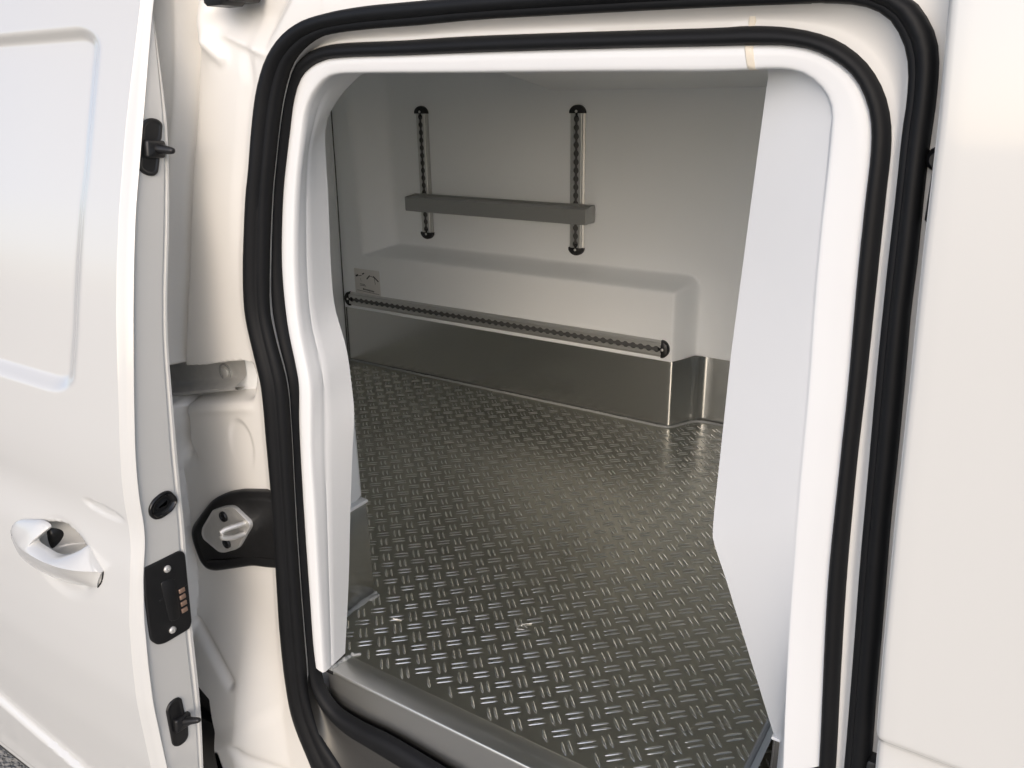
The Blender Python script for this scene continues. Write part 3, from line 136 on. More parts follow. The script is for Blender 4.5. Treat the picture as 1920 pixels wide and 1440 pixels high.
def inset(P, d):
    """move a closed outline inwards by d"""
    P = np.asarray(P, float); A = .5*np.sum(P[:, 0]*np.roll(P[:, 1], -1)-np.roll(P[:, 0], -1)*P[:, 1]); s = 1 if A > 0 else -1
    e1 = P-np.roll(P, 1, 0); e2 = np.roll(P, -1, 0)-P
    n1 = np.stack([-e1[:, 1], e1[:, 0]], 1)*s; n2 = np.stack([-e2[:, 1], e2[:, 0]], 1)*s
    n1 /= np.linalg.norm(n1, axis=1)[:, None]+1e-12; n2 /= np.linalg.norm(n2, axis=1)[:, None]+1e-12
    b = n1+n2; b /= np.maximum(np.sum(b*n1, 1), .4)[:, None]
    return P+b*d
def rounded(P, r, n=5):
    """round the corners of a closed outline"""
    P = np.asarray(P, float); out = []
    for i in range(len(P)):
        p, a, b = P[i], P[i-1], P[(i+1) % len(P)]
        da, db = a-p, b-p; la, lb = np.linalg.norm(da), np.linalg.norm(db); q = min(r, la*.45, lb*.45)
        s, e = p+da/la*q, p+db/lb*q
        for t in np.linspace(0, 1, n): out.append((1-t)**2*s+2*t*(1-t)*p+t*t*e)
    return np.array(out)
def plate(P, to3, h0, h1, bev=.0015):
    """outline P extruded from height h0 to h1 with a small bevel; to3(P, h) places it"""
    s = 1 if h1 > h0 else -1
    rings = [to3(P, h0), to3(P, h1-s*bev), to3(inset(P, bev*.35), h1-s*bev*.35), to3(inset(P, bev), h1)]
    V, F = loft(rings, True); n = len(P); F.append(tuple(range(3*n, 4*n))); F.append(tuple(range(n))[::-1])
    return V, F
def on_y(P, h): P = np.asarray(P); return np.stack([P[:, 0], np.full(len(P), h), P[:, 1]], 1)
def on_x(P, h): P = np.asarray(P); return np.stack([np.full(len(P), h), P[:, 0], P[:, 1]], 1)
def on_z(P, h): P = np.asarray(P); return np.stack([P[:, 0], P[:, 1], np.full(len(P), h)], 1)
def circ(c, r, n=20, ry=None): return np.array([(c[0]+r*math.cos(t), c[1]+(ry or r)*math.sin(t)) for t in np.linspace(0, 2*math.pi, n, endpoint=False)])
def box(x0, x1, y0, y1, z0, z1, bev=.003):
    P = rounded([(x0, y0), (x1, y0), (x1, y1), (x0, y1)], bev, 3)
    a, b = on_z(inset(P, bev*.8), z0), on_z(P, z0+bev); c, d = on_z(P, z1-bev), on_z(inset(P, bev*.8), z1)
    return loft([a, b, c, d], True, True)
def tube(path, r, n=10, cap=True):
    P = [Vector(p) for p in path]; rings = []; up = Vector((.31, .2, .93))
    for i, p in enumerate(P):
        t = (P[min(i+1, len(P)-1)]-P[max(i-1, 0)]).normalized(); a = t.cross(up)
        if a.length < .1: a = t.cross(Vector((1, 0, 0)))
        a.normalize(); b = t.cross(a); rr = r[i] if isinstance(r, (list, tuple)) else r
        rings.append(np.array([p+a*rr*math.cos(q)+b*rr*math.sin(q) for q in np.linspace(0, 2*math.pi, n, endpoint=False)]))
    return loft(rings, True, cap)
def sstep(a, b, x): t = np.clip((x-a)/(b-a), 0, 1); return t*t*(3-2*t)
def gridmesh(X, Y, Z, keep=None):
    r, c = X.shape; V = np.stack([X.ravel(), Y.ravel(), Z.ravel()], 1)
    i = np.arange((r-1)*(c-1)); a = (i//(c-1))*c+i % (c-1)
    F = np.stack([a, a+1, a+c+1, a+c], 1)
    if keep is not None: F = F[keep.ravel()]
    used = np.unique(F); mp = np.full(len(V), -1); mp[used] = np.arange(len(used))
    return V[used], mp[F]
def inside(P, x, z):
    P = np.asarray(P); r = np.zeros(x.shape, bool); j = len(P)-1
    for i in range(len(P)):
        (xi, zi), (xj, zj) = P[i], P[j]; c = (zi > z) != (zj > z)
        with np.errstate(divide='ignore', invalid='ignore'): r ^= c & (x < (xj-xi)*(z-zi)/(zj-zi+1e-15)+xi)
        j = i
    return r
def segdist(x, z, a, b):
    ax, az = a; dx, dz = b[0]-ax, b[1]-az; t = np.clip(((x-ax)*dx+(z-az)*dz)/(dx*dx+dz*dz), 0, 1)
    return np.hypot(x-ax-t*dx, z-az-t*dz)
def polydist(x, z, pts): return np.min([segdist(x, z, pts[i], pts[i+1]) for i in range(len(pts)-1)], axis=0)

# ---------------------------------------------------------------- ground
g = mesh("ground", [(-400, -400, -EYE), (400, -400, -EYE), (400, 400, -EYE), (-400, 400, -EYE)], [(0, 1, 2, 3)], 'ground', smooth=0, kind="structure")
g["label"] = "dark gravelly asphalt of the yard under the van"
van = empty("cargo_van", VAN, "white refrigerated panel van with its sliding side door open", "van")

# ---------------------------------------------------------------- opening: seals, flange, liner frame
R0, R1, R2, R3 = (np.array(r) for r in (RING0, RING1, RING2, RING3))
BO, BI, RI = np.array(BAND_OUT), np.array(BAND_IN), np.array(REVEAL_IN)
def swept(A, B, y, prof):
    return [np.stack([A[:, 0]+(B[:, 0]-A[:, 0])*t, np.full(len(A), y-h), A[:, 1]+(B[:, 1]-A[:, 1])*t], 1) for t, h in prof]
prof_outer = [(-.02, -.012), (0, -.002), (.03, .0025), (.12, .0065), (.26, .009), (.42, .0095), (.54, .007), (.62, .0035), (.66, .0008), (.70, .0008), (.78, .0008), (.86, -.001), (.92, -.004), (.94, -.008), (.95, -.016)]
prof_inner = [(-.02, -.016), (0, -.006), (.05, -.0015), (.16, .0022), (.34, .0058), (.56, .0074), (.76, .0066), (.90, .0036), (.97, -.0005), (1.0, -.004), (1.02, -.014)]
V, F = loft(swept(R0, R1, .79, prof_outer)); mesh("door_seal", V, F, 'rubber', van, 60, label="outer, wider black rubber door seal")
V, F = loft(swept(R2, R3, .812, prof_inner)); mesh("door_seal", V, F, 'rubber', van, 60, label="inner, narrower black rubber door seal")
# painted flange between the two seals (sheet steel along the sill)
fl = [(-.35, .0), (-.15, -.004), (.0, -.008), (.25, -.014), (.5, -.018), (.75, -.019), (1.0, -.018), (1.2, -.02)]
V, F = loft([np.stack([R1[:, 0]+(R2[:, 0]-R1[:, 0])*t, np.full(len(R1), .797-h), R1[:, 1]+(R2[:, 1]-R1[:, 1])*t], 1) for t, h in fl])
zc = np.array([np.mean([V[i][2] for i in f]) for f in F]); xc = np.array([np.mean([V[i][0] for i in f]) for f in F])
mesh("door_flange", V, F, 'jamb', van, 50, mats=['jamb', 'step'], fmat=((zc < -.99) & (zc < -1.0-.0*xc)).astype(int))
# liner frame: rounded front band, then the reveal running inwards
n4 = len(BI); nl, ntop = 70, 60
P3 = []
def res2(A, n):
    A = np.asarray(A, float); L = np.r_[0, np.cumsum(np.linalg.norm(np.diff(A, axis=0), axis=1))]; t = np.linspace(0, L[-1], n)
    return np.stack([np.interp(t, L, A[:, k]) for k in range(A.shape[1])], 1)
YP = .868                                   # depth of the frame's inner edge on the cab side
left = res2(RI, nl+1)[:-1]; yl = np.interp(left[:, 1], [-1.02, -.85, -.6], [.876, .893, .90])
sc = yl/.90; left3 = np.stack([left[:, 0]*sc, yl, left[:, 1]*sc], 1)
top3 = res2([tuple(left3[-1]+(left3[-1]-left3[-2])*1.0), (-.80, .90, .034), (-.72, .902, .05), (-.5, .902, .055), (-.36, .90, .055), (-.30, .885, .046), (-.266, .870, .03), (-.2615, .868, .010)], ntop+1)[:-1]
PR = [(-.301, .004), (-.308, -.125), (-.319, -.338), (-.3252, -.57), (-.3252, -.605), (-.319, -.624), (-.3026, -.663), (-.2122, -.90)]
right3 = res2([(x*YP, YP, z*YP) for x, z in PR], n4-nl-ntop-12)
low3 = res2([(-.200*YP, YP-.005, -.9075*YP), (-.198*YP, YP-.008, -1.0), (-.198*YP, YP-.008, -1.12)], 12)
INN = np.vstack([left3, top3, right3, low3])
soft = np.interp(np.arange(n4), [0, nl+ntop-8, nl+ntop+12, n4], [1, 1, .22, .02])   # the cab side runs almost flat into the lining
b3 = lambda A, y: np.stack([A[:, 0], .8150+(y-.8150)*np.where(y > .8155, soft, 1), A[:, 1]], 1)
mixp = lambda t: BO*(1-t)+BI*t
rings = [b3(mixp(-.25), .826), b3(mixp(0), .8165), b3(mixp(.15), .8145), b3(mixp(.45), .8150), b3(mixp(.72), .8160), b3(mixp(.86), .8168), b3(mixp(.91), .8176), b3(mixp(.955), .8192), b3(mixp(.985), .8218), b3(mixp(1.0), .8255)]
base = rings[-1]
for t in (.025, .05, .12, .22, .27, .30, .45, .6, .75, .88, .97, 1.0):
    q = base*(1-t)+INN*t
    if abs(t-.27) < .01: q = q+np.array([-.0012, 0, 0])*np.where(np.arange(n4) < nl, 1, 0)[:, None]   # fine joint line on the left reveal
    rings.append(q)
# turn the inner edge over so that the frame has thickness
back = INN.copy(); back[:, 0] += np.where(np.arange(n4) < nl, -.03, np.where(np.arange(n4) >= nl+ntop, .02, 0)); back[nl:nl+ntop, 2] += .03
rings.append(back)
V, F = loft(rings, closed=False); mesh("liner_frame", V, F, 'gel', van, 45)
# filler strip over the joint in the top of the frame
i0 = nl+ntop-int(.155*ntop)
def near(A, x): return int(np.argmin(np.abs(A[nl:nl+ntop, 0]-x)))+nl
tp = []
for dx in (-.0045, -.003, .003, .0045):
    lo = abs(dx) > .004; row = []
    for (t, y) in ((0.02, .8145), (.15, .813), (.45, .8136), (.72, .8146), (.86, .8155), (.94, .8175), (.985, .8205), (1.0, .825)):
        xx = -.266+dx
        zo = np.interp(xx, BO[nl:nl+ntop, 0], BO[nl:nl+ntop, 1]); zi = np.interp(xx, BI[nl:nl+ntop, 0], BI[nl:nl+ntop, 1])
        row.append((xx+.004*t, y+(.002 if lo else 0), zo*(1-t)+zi*t))
    tp.append(np.array(row))
V, F = loft(tp, closed=False); mesh("joint_strip", V, F, 'tape', van, 50)
zo1 = np.interp(-.262, R1[60:120, 0], R1[60:120, 1]); zo2 = np.interp(-.262, R2[60:120, 0], R2[60:120, 1])
V, F = loft([np.array([(-.2645+d, .8135 if abs(d) < .003 else .8165, zo1+.004), (-.2645+d, .8145 if abs(d) < .003 else .817, (zo1+zo2)/2), (-.2645+d, .8145 if abs(d) < .003 else .817, zo2-.004)]) for d in (-.0045, -.0025, .0025, .0045)], closed=False)
mesh("joint_strip", V, F, 'tape', van, 50)

# ---------------------------------------------------------------- body side round the opening (pressed steel)
LZ = R0[::-1]
li = R0[:, 0] < -.72
def xs_left(z):
    P = R0[np.r_[280:len(R0), 0:58]]; o = np.argsort(P[:, 1]); return np.interp(z, P[o, 1], P[o, 0])
GRO = [(-1.035, .16), (-1.0458, .1199), (-1.0596, .052), (-1.0803, -.0196), (-1.1139, -.1118), (-1.1476, -.2117), (-1.1842, -.3203), (-1.2104, -.4076), (-1.2206, -.4479)]
def body_y(x, z):
    y = np.full(x.shape, .80)
    seal = xs_left(z)
    # flat land beside the seal, then the field sinks a little
    d = seal-x
    y = y+.004*sstep(.012, .03, d)
    # upper swelling ("hill") of the pillar and its lower edge
    y = y-.005*sstep(-.30, -.12, z)*sstep(.02, .05, d)*(1-sstep(.02, .07, z))
    gx = np.interp(z, [-1.5, -.62, -.56, -.4479, -.4076, -.3203, -.2117, -.1118, -.0196, .052, .1199, .2], [-1.30, -1.25, -1.237, -1.2206, -1.2104, -1.1842, -1.1476, -1.1139, -1.0803, -1.0596, -1.0458, -1.03])
    q = x-gx
    up = sstep(-.66, -.58, z)
    y = y+.020*np.exp(-(q/.0085)**2)*up                       # channel along the pillar's rear edge
    fl = np.interp(z, [-1.3, -1.05, -.75, -.45, -.2, 0, .1], [.75, .755, .765, .778, .788, .793, .795])
    fl = fl-.7*np.clip(-q-.014, 0, .035)*up
    w = (1-sstep(-.019, -.010, q))*sstep(-1.05, -.92, z)
    y = y*(1-w)+np.minimum(y, fl)*w
    y = y-.003*np.exp(-((q+.022)/.004)**2)*up
    # pocket of the middle guide rail
    zt = np.interp(x, [-1.25, -1.2055, -1.153, -1.09, -1.0468], [-.447, -.446, -.436, -.4195, -.4105]); zb = np.interp(x, [-1.246, -1.039], [-.5194, -.4697])
    hx = 1-sstep(-1.043, -1.018, x+ .35*np.abs(z+.44-.012))
    m = sstep(zb-.008, zb+.012, z)*(1-sstep(zt-.004, zt+.005, z))*hx
    y = y*(1-m)+np.maximum(y+.02, .857)*m
    # lower ledge edge of the pocket catches light
    y = y-.003*np.exp(-((z-zb+.018)/.007)**2)*(1-sstep(-1.06, -1.03, x))
    y = y-.07*(1-sstep(-1.2, -.87, z))*sstep(.012, .11, d)
    # stamped dimple, fold lines of the lower pillar
    e = np.hypot((x+1.085)/.032, (z+.565)/.05); y = y+.006*(1-sstep(.75, 1.05, e))*sstep(-.62, -.5, z+.3*(x+1.085))
    y = y+.012*np.exp(-(segdist(x, z, (-1.275, -.985), (-1.165, -1.065))/.010)**2)
    y = y+.010*np.exp(-(segdist(x, z, (-1.255, -.59), (-1.235, -.62))/.016)**2)
    y = y+.010*np.exp(-(segdist(x, z, (-1.137, -1.195), (-1.075, -1.262))/.011)**2)
    zz = z-np.interp(x, [-1.2433, -1.0405], [-1.2017, -1.0677]); y = y-.010*sstep(.004, -.05, zz)*sstep(-1.2, -1.0, z*-1-2.2+1.0) if False else y-.008*(1-sstep(-.05, .0, zz))
    # gusset and roof rail gutter over the opening
    lz = np.interp(x, [-1.06, -.9853, -.9496, -.9102, -.85, -.3, 0], [.085, .0711, .0583, .045, .105, .115, .11])
    t = z-lz
    y = y+.028*sstep(.0, .05, t)*sstep(-1.02, -.97, x)-.004*np.exp(-(t/.005)**2)*(sstep(-1.0, -.98, x)*(1-sstep(-.93, -.90, x)))
    y = y-.018*np.exp(-(((x+1.022)/.022)**2+((z-.085)/.04)**2))+.010*np.exp(-(((x+1.012)/.014)**2+((z-.105)/.02)**2))
    y = y-.007*np.exp(-(segdist(x, z, (-1.022, .063), (-1.0, .045))/.010)**2)
    return y
st = .0035
xg = np.arange(-1.42, -.80, st); zg = np.arange(-1.40, .20, st); X, Z = np.meshgrid(xg, zg)
A_ = np.interp(Z, [-1.45, -1.257, -1.187, -1.117, -1.085, -1.06], [-1.15, -1.180, -1.199, -1.217, -1.30, -1.42]); X = np.where(X < -1.2, -1.2+(X+1.2)*(A_+1.2)/(-1.42+1.2), X)
Yb = body_y(X, Z); cx, cz = (X[:-1, :-1]+X[1:, 1:])/2, (Z[:-1, :-1]+Z[1:, 1:])/2
seal_in = inset(R0, .016)
keep = ~inside(seal_in, cx, cz)
V, F = gridmesh(X, Yb, Z, keep); mesh("rear_pillar", V, F, 'jamb', van, 60)
st = .007
xg = np.arange(-.817, .12, st); zg = np.arange(-1.40, .20, st); X, Z = np.meshgrid(xg, zg)
Yb = .8004+.028*sstep(.0, .05, Z-np.interp(X, [-.85, -.3, 0], [.105, .115, .11]))*(1-sstep(-.12, -.04, X)); cx, cz = (X[:-1, :-1]+X[1:, 1:])/2, (Z[:-1, :-1]+Z[1:, 1:])/2
V, F = gridmesh(X, Yb, Z, ~inside(seal_in, cx, cz)); mesh("front_pillar", V, F, 'jamb', van, 60)
V, F = merge([box(-1.5, -1.2, .84, .86, -1.6+.22, -.9), box(-1.5, -1.15, .82, .84, -1.55, -1.30)]); mesh("wheel_arch_liner", V, F, 'cavity', van)
# ---- upper rail bracket in the gutter corner
V, F = merge([box(-.985, -.925, .765, .82, .110, .17, .006), box(-.972, -.938, .758, .80, .105, .125, .004)]); mesh("roller_bracket", V, F, 'plastic', van)
# ---- middle guide rail in its pocket
sx = np.linspace(-1.40, -1.096, 40)
def railz(x, o): return np.interp(x, [-1.287, -1.098], [-.509, -.4615])+o
rows = []
for o, y in ((.050, .845), (.046, .842), (.012, .842), (.006, .838), (.0025, .830), (-.0005, .822), (-.004, .816), (-.008, .816), (-.011, .821), (-.0115, .829), (-.009, .836)):
    rows.append(np.stack([sx, np.full(40, y), railz(sx, o)], 1))
V, F = loft(rows, closed=False); gr = mesh("guide_rail", V, F, 'zinc', van, 50)
V, F = merge([plate(circ((-1.150, -.4555), .0085, 20), on_y, .8415, .838, .001)]); mesh("bolt", V, F, 'zinc', gr)
ring = [on_y(circ((-1.150, -.4555), r, 28), y) for r, y in ((.013, .8418), (.0135, .8395), (.0155, .8395), (.016, .8418))]
V, F = loft(ring); mesh("bolt_rim", V, F, 'dark_metal', gr)
# ---- striker for the door lock
SM = rounded([(-1.2761, -.7932), (-1.2675, -.7737), (-1.2269, -.7315), (-1.1981, -.7032), (-1.1724, -.6855), (-1.1445, -.6714), (-1.107, -.6573), (-1.0355, -.6392), (-1.0, -.6433), (-1.0, -.781), (-1.0658, -.7999), (-1.1054, -.8092), (-1.1602, -.8332), (-1.222, -.8604), (-1.2458, -.8636), (-1.2626, -.8519), (-1.2743, -.8183)], .012, 4)
SMc = SM.copy(); SMc[:, 0] = SMc[:, 0]*.985; SMc[:, 1] = SMc[:, 1]*.985
hs = [(0, .805), (0, .7945), (.002, .7915), (.006, .7895), (.011, .7895), (.015, .7915), (.019, .792)]
V, F = loft([on_y(inset(SMc, a), y) for a, y in hs], True); n = len(SM); F.append(tuple(range((len(hs)-1)*n, len(hs)*n)))
sm = mesh("striker_mount", V, F, 'plastic', van, 50)
PL = [(-1.1343, -.6874), (-1.1139, -.6809), (-1.1037, -.6813), (-1.0683, -.699), (-1.0686, -.7093), (-1.1096, -.7623), (-1.1179, -.7689), (-1.1537, -.7871), (-1.1689, -.7907), (-1.21, -.7764), (-1.2133, -.7664), (-1.2079, -.7512), (-1.1679, -.7035)]
PLr = rounded(PL, .006, 4)
hs = [(0, .795), (0, .7860), (.0008, .7848), (.0025, .7848), (.004, .7862), (.005, .7864)]
V, F = loft([on_y(inset(PLr, a), y) for a, y in hs], True); n = len(PLr); F.append(tuple(range((len(hs)-1)*n, len(hs)*n)))
mesh("striker_plate", V, F, 'zinc', sm, 50)
for c in ((-1.1384, -.7082), (-1.1412, -.7631)):
    ring = [on_y(circ(c, r, 22), y) for r, y in ((.0098, .787), (.0098, .7835), (.0088, .7822), (.0056, .7822), (.005, .7838), (.0001, .7838))]
    V, F = loft(ring); mesh("screw", V, F, 'plastic', sm, 50)
path = [(-1.083, .790, -.7055), (-1.0865, .778, -.7055), (-1.0915, .765, -.7055), (-1.096, .754, -.7065), (-1.0985, .749, -.7095), (-1.0985, .7475, -.7145), (-1.0970, .749, -.7195), (-1.0945, .755, -.7225), (-1.092, .765, -.7260), (-1.090, .778, -.7275), (-1.088, .790, -.7285)]
V, F = tube(path, .0048, 12); mesh("striker_loop", V, F, 'zinc', sm, 60)
# ---- right edge: buffer and seal end beside the front door
V, F = merge([tube([(-.089, .806, -.064), (-.088, .790, -.064), (-.0875, .784, -.064)], [.011, .010, .007], 14), box(-.092, -.082, .790, .806, -.118, -.070, .003)]); mesh("buffer", V, F, 'plastic', van)
V, F = box(-.0655, -.055, .782, .802, -.80, -.694, .002); mesh("buffer", V, F, 'plastic', van)

# ---------------------------------------------------------------- front door skin
EF = np.array(EDGE_FRONT); EB = np.array(EDGE_BACK); SS = np.array(SKIN_START)
def smooth_tab(T, w):
    o = np.argsort(T[:, 0]); z = np.arange(T[:, 0].min(), T[:, 0].max(), .004); v = np.interp(z, T[o, 0], T[o, 1]); k = int(w/.004)
    p = np.r_[np.full(k, v[0]), v, np.full(k, v[-1])]; g_ = np.hanning(2*k+1); return np.stack([z, np.convolve(p, g_/g_.sum(), 'valid')], 1)
EB = smooth_tab(EB, .12); EF = smooth_tab(EF, .03); SS = smooth_tab(SS, .05)
def tab(T, z): return np.interp(z, T[:, 0], T[:, 1])
def fd_edge(z): return np.interp(z, [-1.4, -.678, -.624, -.521, -.381, -.254, -.14, -.037, .056, .1, .3], [-.018, -.054, -.058, -.065, -.073, -.079, -.085, -.089, -.095, -.096, -.106])
zz = np.r_[np.arange(-1.34, -.70, .02), np.arange(-.70, -.52, .004), np.arange(-.52, .32, .02)]
tt = np.r_[0, .0008, .002, .004, .008, .02, .05, np.linspace(.1, 1.1, 30)]
T, Z = np.meshgrid(tt, zz)
def fd_y(z):
    y = .76-.020*sstep(.3, -.6, z)
    return y+.013*sstep(-.622, -.638, z)-.012*sstep(-.64, -.74, z)
X = fd_edge(Z)+T; Yv = fd_y(Z)+.006*(1-np.clip(T/.006, 0, 1))**2
V, F = gridmesh(X, Yv, Z)
e = np.stack([fd_edge(zz), fd_y(zz)+.006, zz], 1); e2 = e+np.array([.001, .012, 0]); e3 = e+np.array([.02, .016, 0])
V, F = merge([(V, F), loft([e, e2, e3], closed=False)]); mesh("front_door", V, F, 'paint', van, 50)

# ---------------------------------------------------------------- sliding door, slid back along the side
XE = -1.05
def skin_y(x, z):
    e = tab(EF, z)-.010
    y = e.copy()
    # pressed field in the upper half
    zb = -.432+0*(x+1.2); zt = .093
    xr = np.interp(z, [-.45, -.33, -.11, .09], [-1.186, -1.166, -1.146, -1.142])
    r = .035
    dx = (xr-x)*.45; dz1 = z-zb; dz2 = zt-z
    def soft(a, w): return sstep(0, w, a)
    cd = np.minimum(dz1, dz2); 
    corner = np.minimum(np.minimum(dx, dz1), dz2)
    k = (dx < r) & (cd < r); corner = np.where(k, r-np.hypot(r-np.clip(dx, None, r), r-np.clip(cd, None, r)), corner)
    y = y+.016*soft(corner, .022)
    # sill crease low on the door
    zc = np.interp(x, [-1.75, -1.33], [-1.125, -1.18])
    y = y-.010*(1-sstep(-.008, .004, z-zc))+.02*(1-sstep(-1.315, -1.285, z))
    # bowl behind the handle, soft scoop around it
    e1 = np.hypot((x+1.25)/.082, (z+.708)/.056); y = y+.062*np.clip(1-e1**2, 0, 1)**.8*sstep(-.748, -.718, z)+.004*(1-sstep(.9, 1.25, e1))
    # small lens-shaped pressing by the edge
    e2 = np.hypot((x+1.135)/.055, (z+.597+.05*(x+1.135))/.0085); y = y+.003*(1-sstep(.7, 1.1, e2))
    # slight pillow of the sheet
    y = y-.006*np.exp(-((z+.25)/.5)**2)*sstep(0, .5, -1.1-x)
    return y
zz = np.r_[np.arange(-1.345, -1.10, .0045), np.arange(-1.10, -.80, .010), np.arange(-.80, -.55, .0035), np.arange(-.55, -.44, .010), np.arange(-.44, -.395, .003), np.arange(-.395, .06, .012), np.arange(.06, .10, .003), np.arange(.10, .32, .02)]
xx = np.r_[0, .004, .008, np.arange(.012, .10, .005), np.arange(.10, .16, .0035), np.arange(.16, .36, .005), np.linspace(.36, 1.5, 40)]
S, Z = np.meshgrid(xx, zz); X = tab(np.stack([SS[:, 0], SS[:, 1]], 1), Z)-S
Yv = skin_y(X, Z); skinV = gridmesh(X, Yv, Z)
z1 = zz; a0 = np.stack([X[:, 0], Yv[:, 0], z1], 1)
ze = np.linspace(-1.345, .30, len(zz)); ze = z1
fe = np.stack([np.full(len(z1), XE), tab(EF, z1), z1], 1)
m1 = a0*.5+fe*.5+np.array([0, -.0016, 0]); m0 = a0*.93+fe*.07+np.array([0, .0004, 0]); m2 = a0*.14+fe*.86+np.array([0, -.0014, 0])
eb_y = tab(EB, z1)
def face(f, dx): return np.stack([np.full(len(z1), XE+dx), tab(EF, z1)*(1-f)+eb_y*f, z1], 1)
ring = [a0, m0, m1, m2, fe, face(.02, -.0005), face(.05, -.004), face(.10, -.0045), face(.5, -.004), face(.84, -.004), face(.865, -.0065), face(.90, -.0065), face(.93, -.003), face(.985, -.003), face(1.0, -.006)]
bk = ring[-1].copy(); bk[:, 0] -= .05; ring.append(bk); bk2 = bk.copy(); bk2[:, 0] = -2.55; ring.append(bk2)
V, F = merge([skinV, loft(ring, closed=False)]); sd = mesh("sliding_door", V, F, 'paint', van, 35, label="white sliding door slid open to the rear")
# ---- handle
HT = np.array([[-1.3802, 0.5534, -0.6777], [-1.3323, 0.5561, -0.6638], [-1.3008, 0.5577, -0.6576], [-1.2821, 0.5575, -0.6622], [-1.3072, 0.545, -0.6899], [-1.2733, 0.5426, -0.6925], [-1.2386, 0.5417, -0.6918], [-1.2112, 0.546, -0.6838], [-1.1947, 0.5539, -0.6759], [-1.177, 0.5623, -0.6666]])
HM = np.array([[-1.3817, 0.5447, -0.7038], [-1.3431, 0.5345, -0.705], [-1.2947, 0.5281, -0.7014], [-1.2443, 0.5258, -0.6974], [-1.2011, 0.5265, -0.6928], [-1.1682, 0.532, -0.69], [-1.1485, 0.5428, -0.6909], [-1.136, 0.5562, -0.6945]])
HB = np.array([(-1.4038, .5534, -.7238), (-1.3943, .5511, -.7372), (-1.3782, .5497, -.7459), (-1.3429, .5488, -.7513), (-1.2853, .5489, -.7505), (-1.2296, .5499, -.7445), (-1.176, .552, -.7321), (-1.1532, .5529, -.7265)])
def lin(A, n): return res2(A, n)
def catmull(P, k=7):
    P = np.asarray(P, float); Q = np.vstack([2*P[0]-P[1], P, 2*P[-1]-P[-2]]); out = []
    for i in range(1, len(Q)-2):
        for t in np.linspace(0, 1, k, endpoint=False):
            out.append(.5*((2*Q[i])+(-Q[i-1]+Q[i+1])*t+(2*Q[i-1]-5*Q[i]+4*Q[i+1]-Q[i+2])*t*t+(-Q[i-1]+3*Q[i]-3*Q[i+1]+Q[i+2])*t**3))
    out.append(P[-1]); return np.array(out)
lt = lambda a, b, t: HM[a]*(1-t)+HM[b]*t
left_tip = np.array((-1.3985, .553, -.697))
TB = np.vstack([left_tip, HT[0], HT[1], HT[2], HT[3], HT[3]*.5+HT[4]*.5, HT[4], HT[5], HT[6], HT[7], HT[8], HT[9], HT[9]*.5+HM[7]*.5+np.array([0, -.001, 0]), HM[7]])
RB = np.vstack([HM[0]+np.array([-.004, .004, 0]), HM[0], lt(0, 1, .5), lt(0, 1, .9), lt(1, 2, .2), lt(1, 2, .4), lt(1, 2, .62), lt(2, 3, .35), lt(3, 4, .05), lt(4, 5, 0), lt(5, 6, 0), lt(6, 7, .1), lt(6, 7, .6), HM[7]])
TB[1:12, 1] += .002
top_s, rid = catmull(TB), catmull(RB); u = np.r_[0, np.cumsum(np.linalg.norm(np.diff(rid, axis=0), axis=1))]; u /= u[-1]
hbd = catmull(np.vstack([[(-1.404, .553, -.708)], HB])); hu = np.r_[0, np.cumsum(np.linalg.norm(np.diff(hbd, axis=0), axis=1))]; hu /= hu[-1]
bot = np.stack([np.interp(u, hu, hbd[:, k]) for k in range(3)], 1)
o3 = lambda y: np.array([0, y, 0])
rows = [top_s+o3(.006), top_s+o3(.002), top_s*.97+rid*.03, top_s*.88+rid*.12+o3(-.0022), top_s*.55+rid*.45+o3(-.0036), top_s*.2+rid*.8+o3(-.0022), top_s*.06+rid*.94+o3(-.0006), rid, rid*.94+bot*.06, rid*.8+bot*.2+o3(-.0008), rid*.45+bot*.55+o3(-.0022), rid*.12+bot*.88+o3(-.001), bot, bot+o3(.03)]
endc = [np.array([r[-1] for r in rows[7:13]]), np.array([r[-1]+np.array([0, .012, 0]) for r in rows[7:13]])]
V, F = merge([loft(rows, closed=False), loft(endc, closed=False)])
hd = mesh("door_handle", V, F, 'paint', sd, 50)
# dark finger pad inside the bowl
fp = rounded([(-1.3223, -0.6811), (-1.3143, -0.6817), (-1.3095, -0.6904), (-1.3102, -0.7008), (-1.3156, -0.7149), (-1.3203, -0.7226), (-1.3116, -0.7343), (-1.3402, -0.7437), (-1.4006, -0.744), (-1.4, -0.7214), (-1.3426, -0.6862)], .006, 4); V, F = plate(fp, on_y, .615, .574, .004); mesh("handle_recess", V, F, 'plastic', sd, 60)
gk = catmull(np.array([[-1.1828, .5646, -.6694], [-1.1689, .5631, -.6751], [-1.1543, .561, -.6839], [-1.1427, .5597, -.692], [-1.138, .5589, -.6966], [-1.1395, .5575, -.7051], [-1.1441, .5557, -.7158], [-1.1538, .5538, -.727]]))
V, F = tube(gk+np.array([.0005, .0004, 0]), .0012, 8); mesh("handle_gasket", V, F, 'rubber', sd)
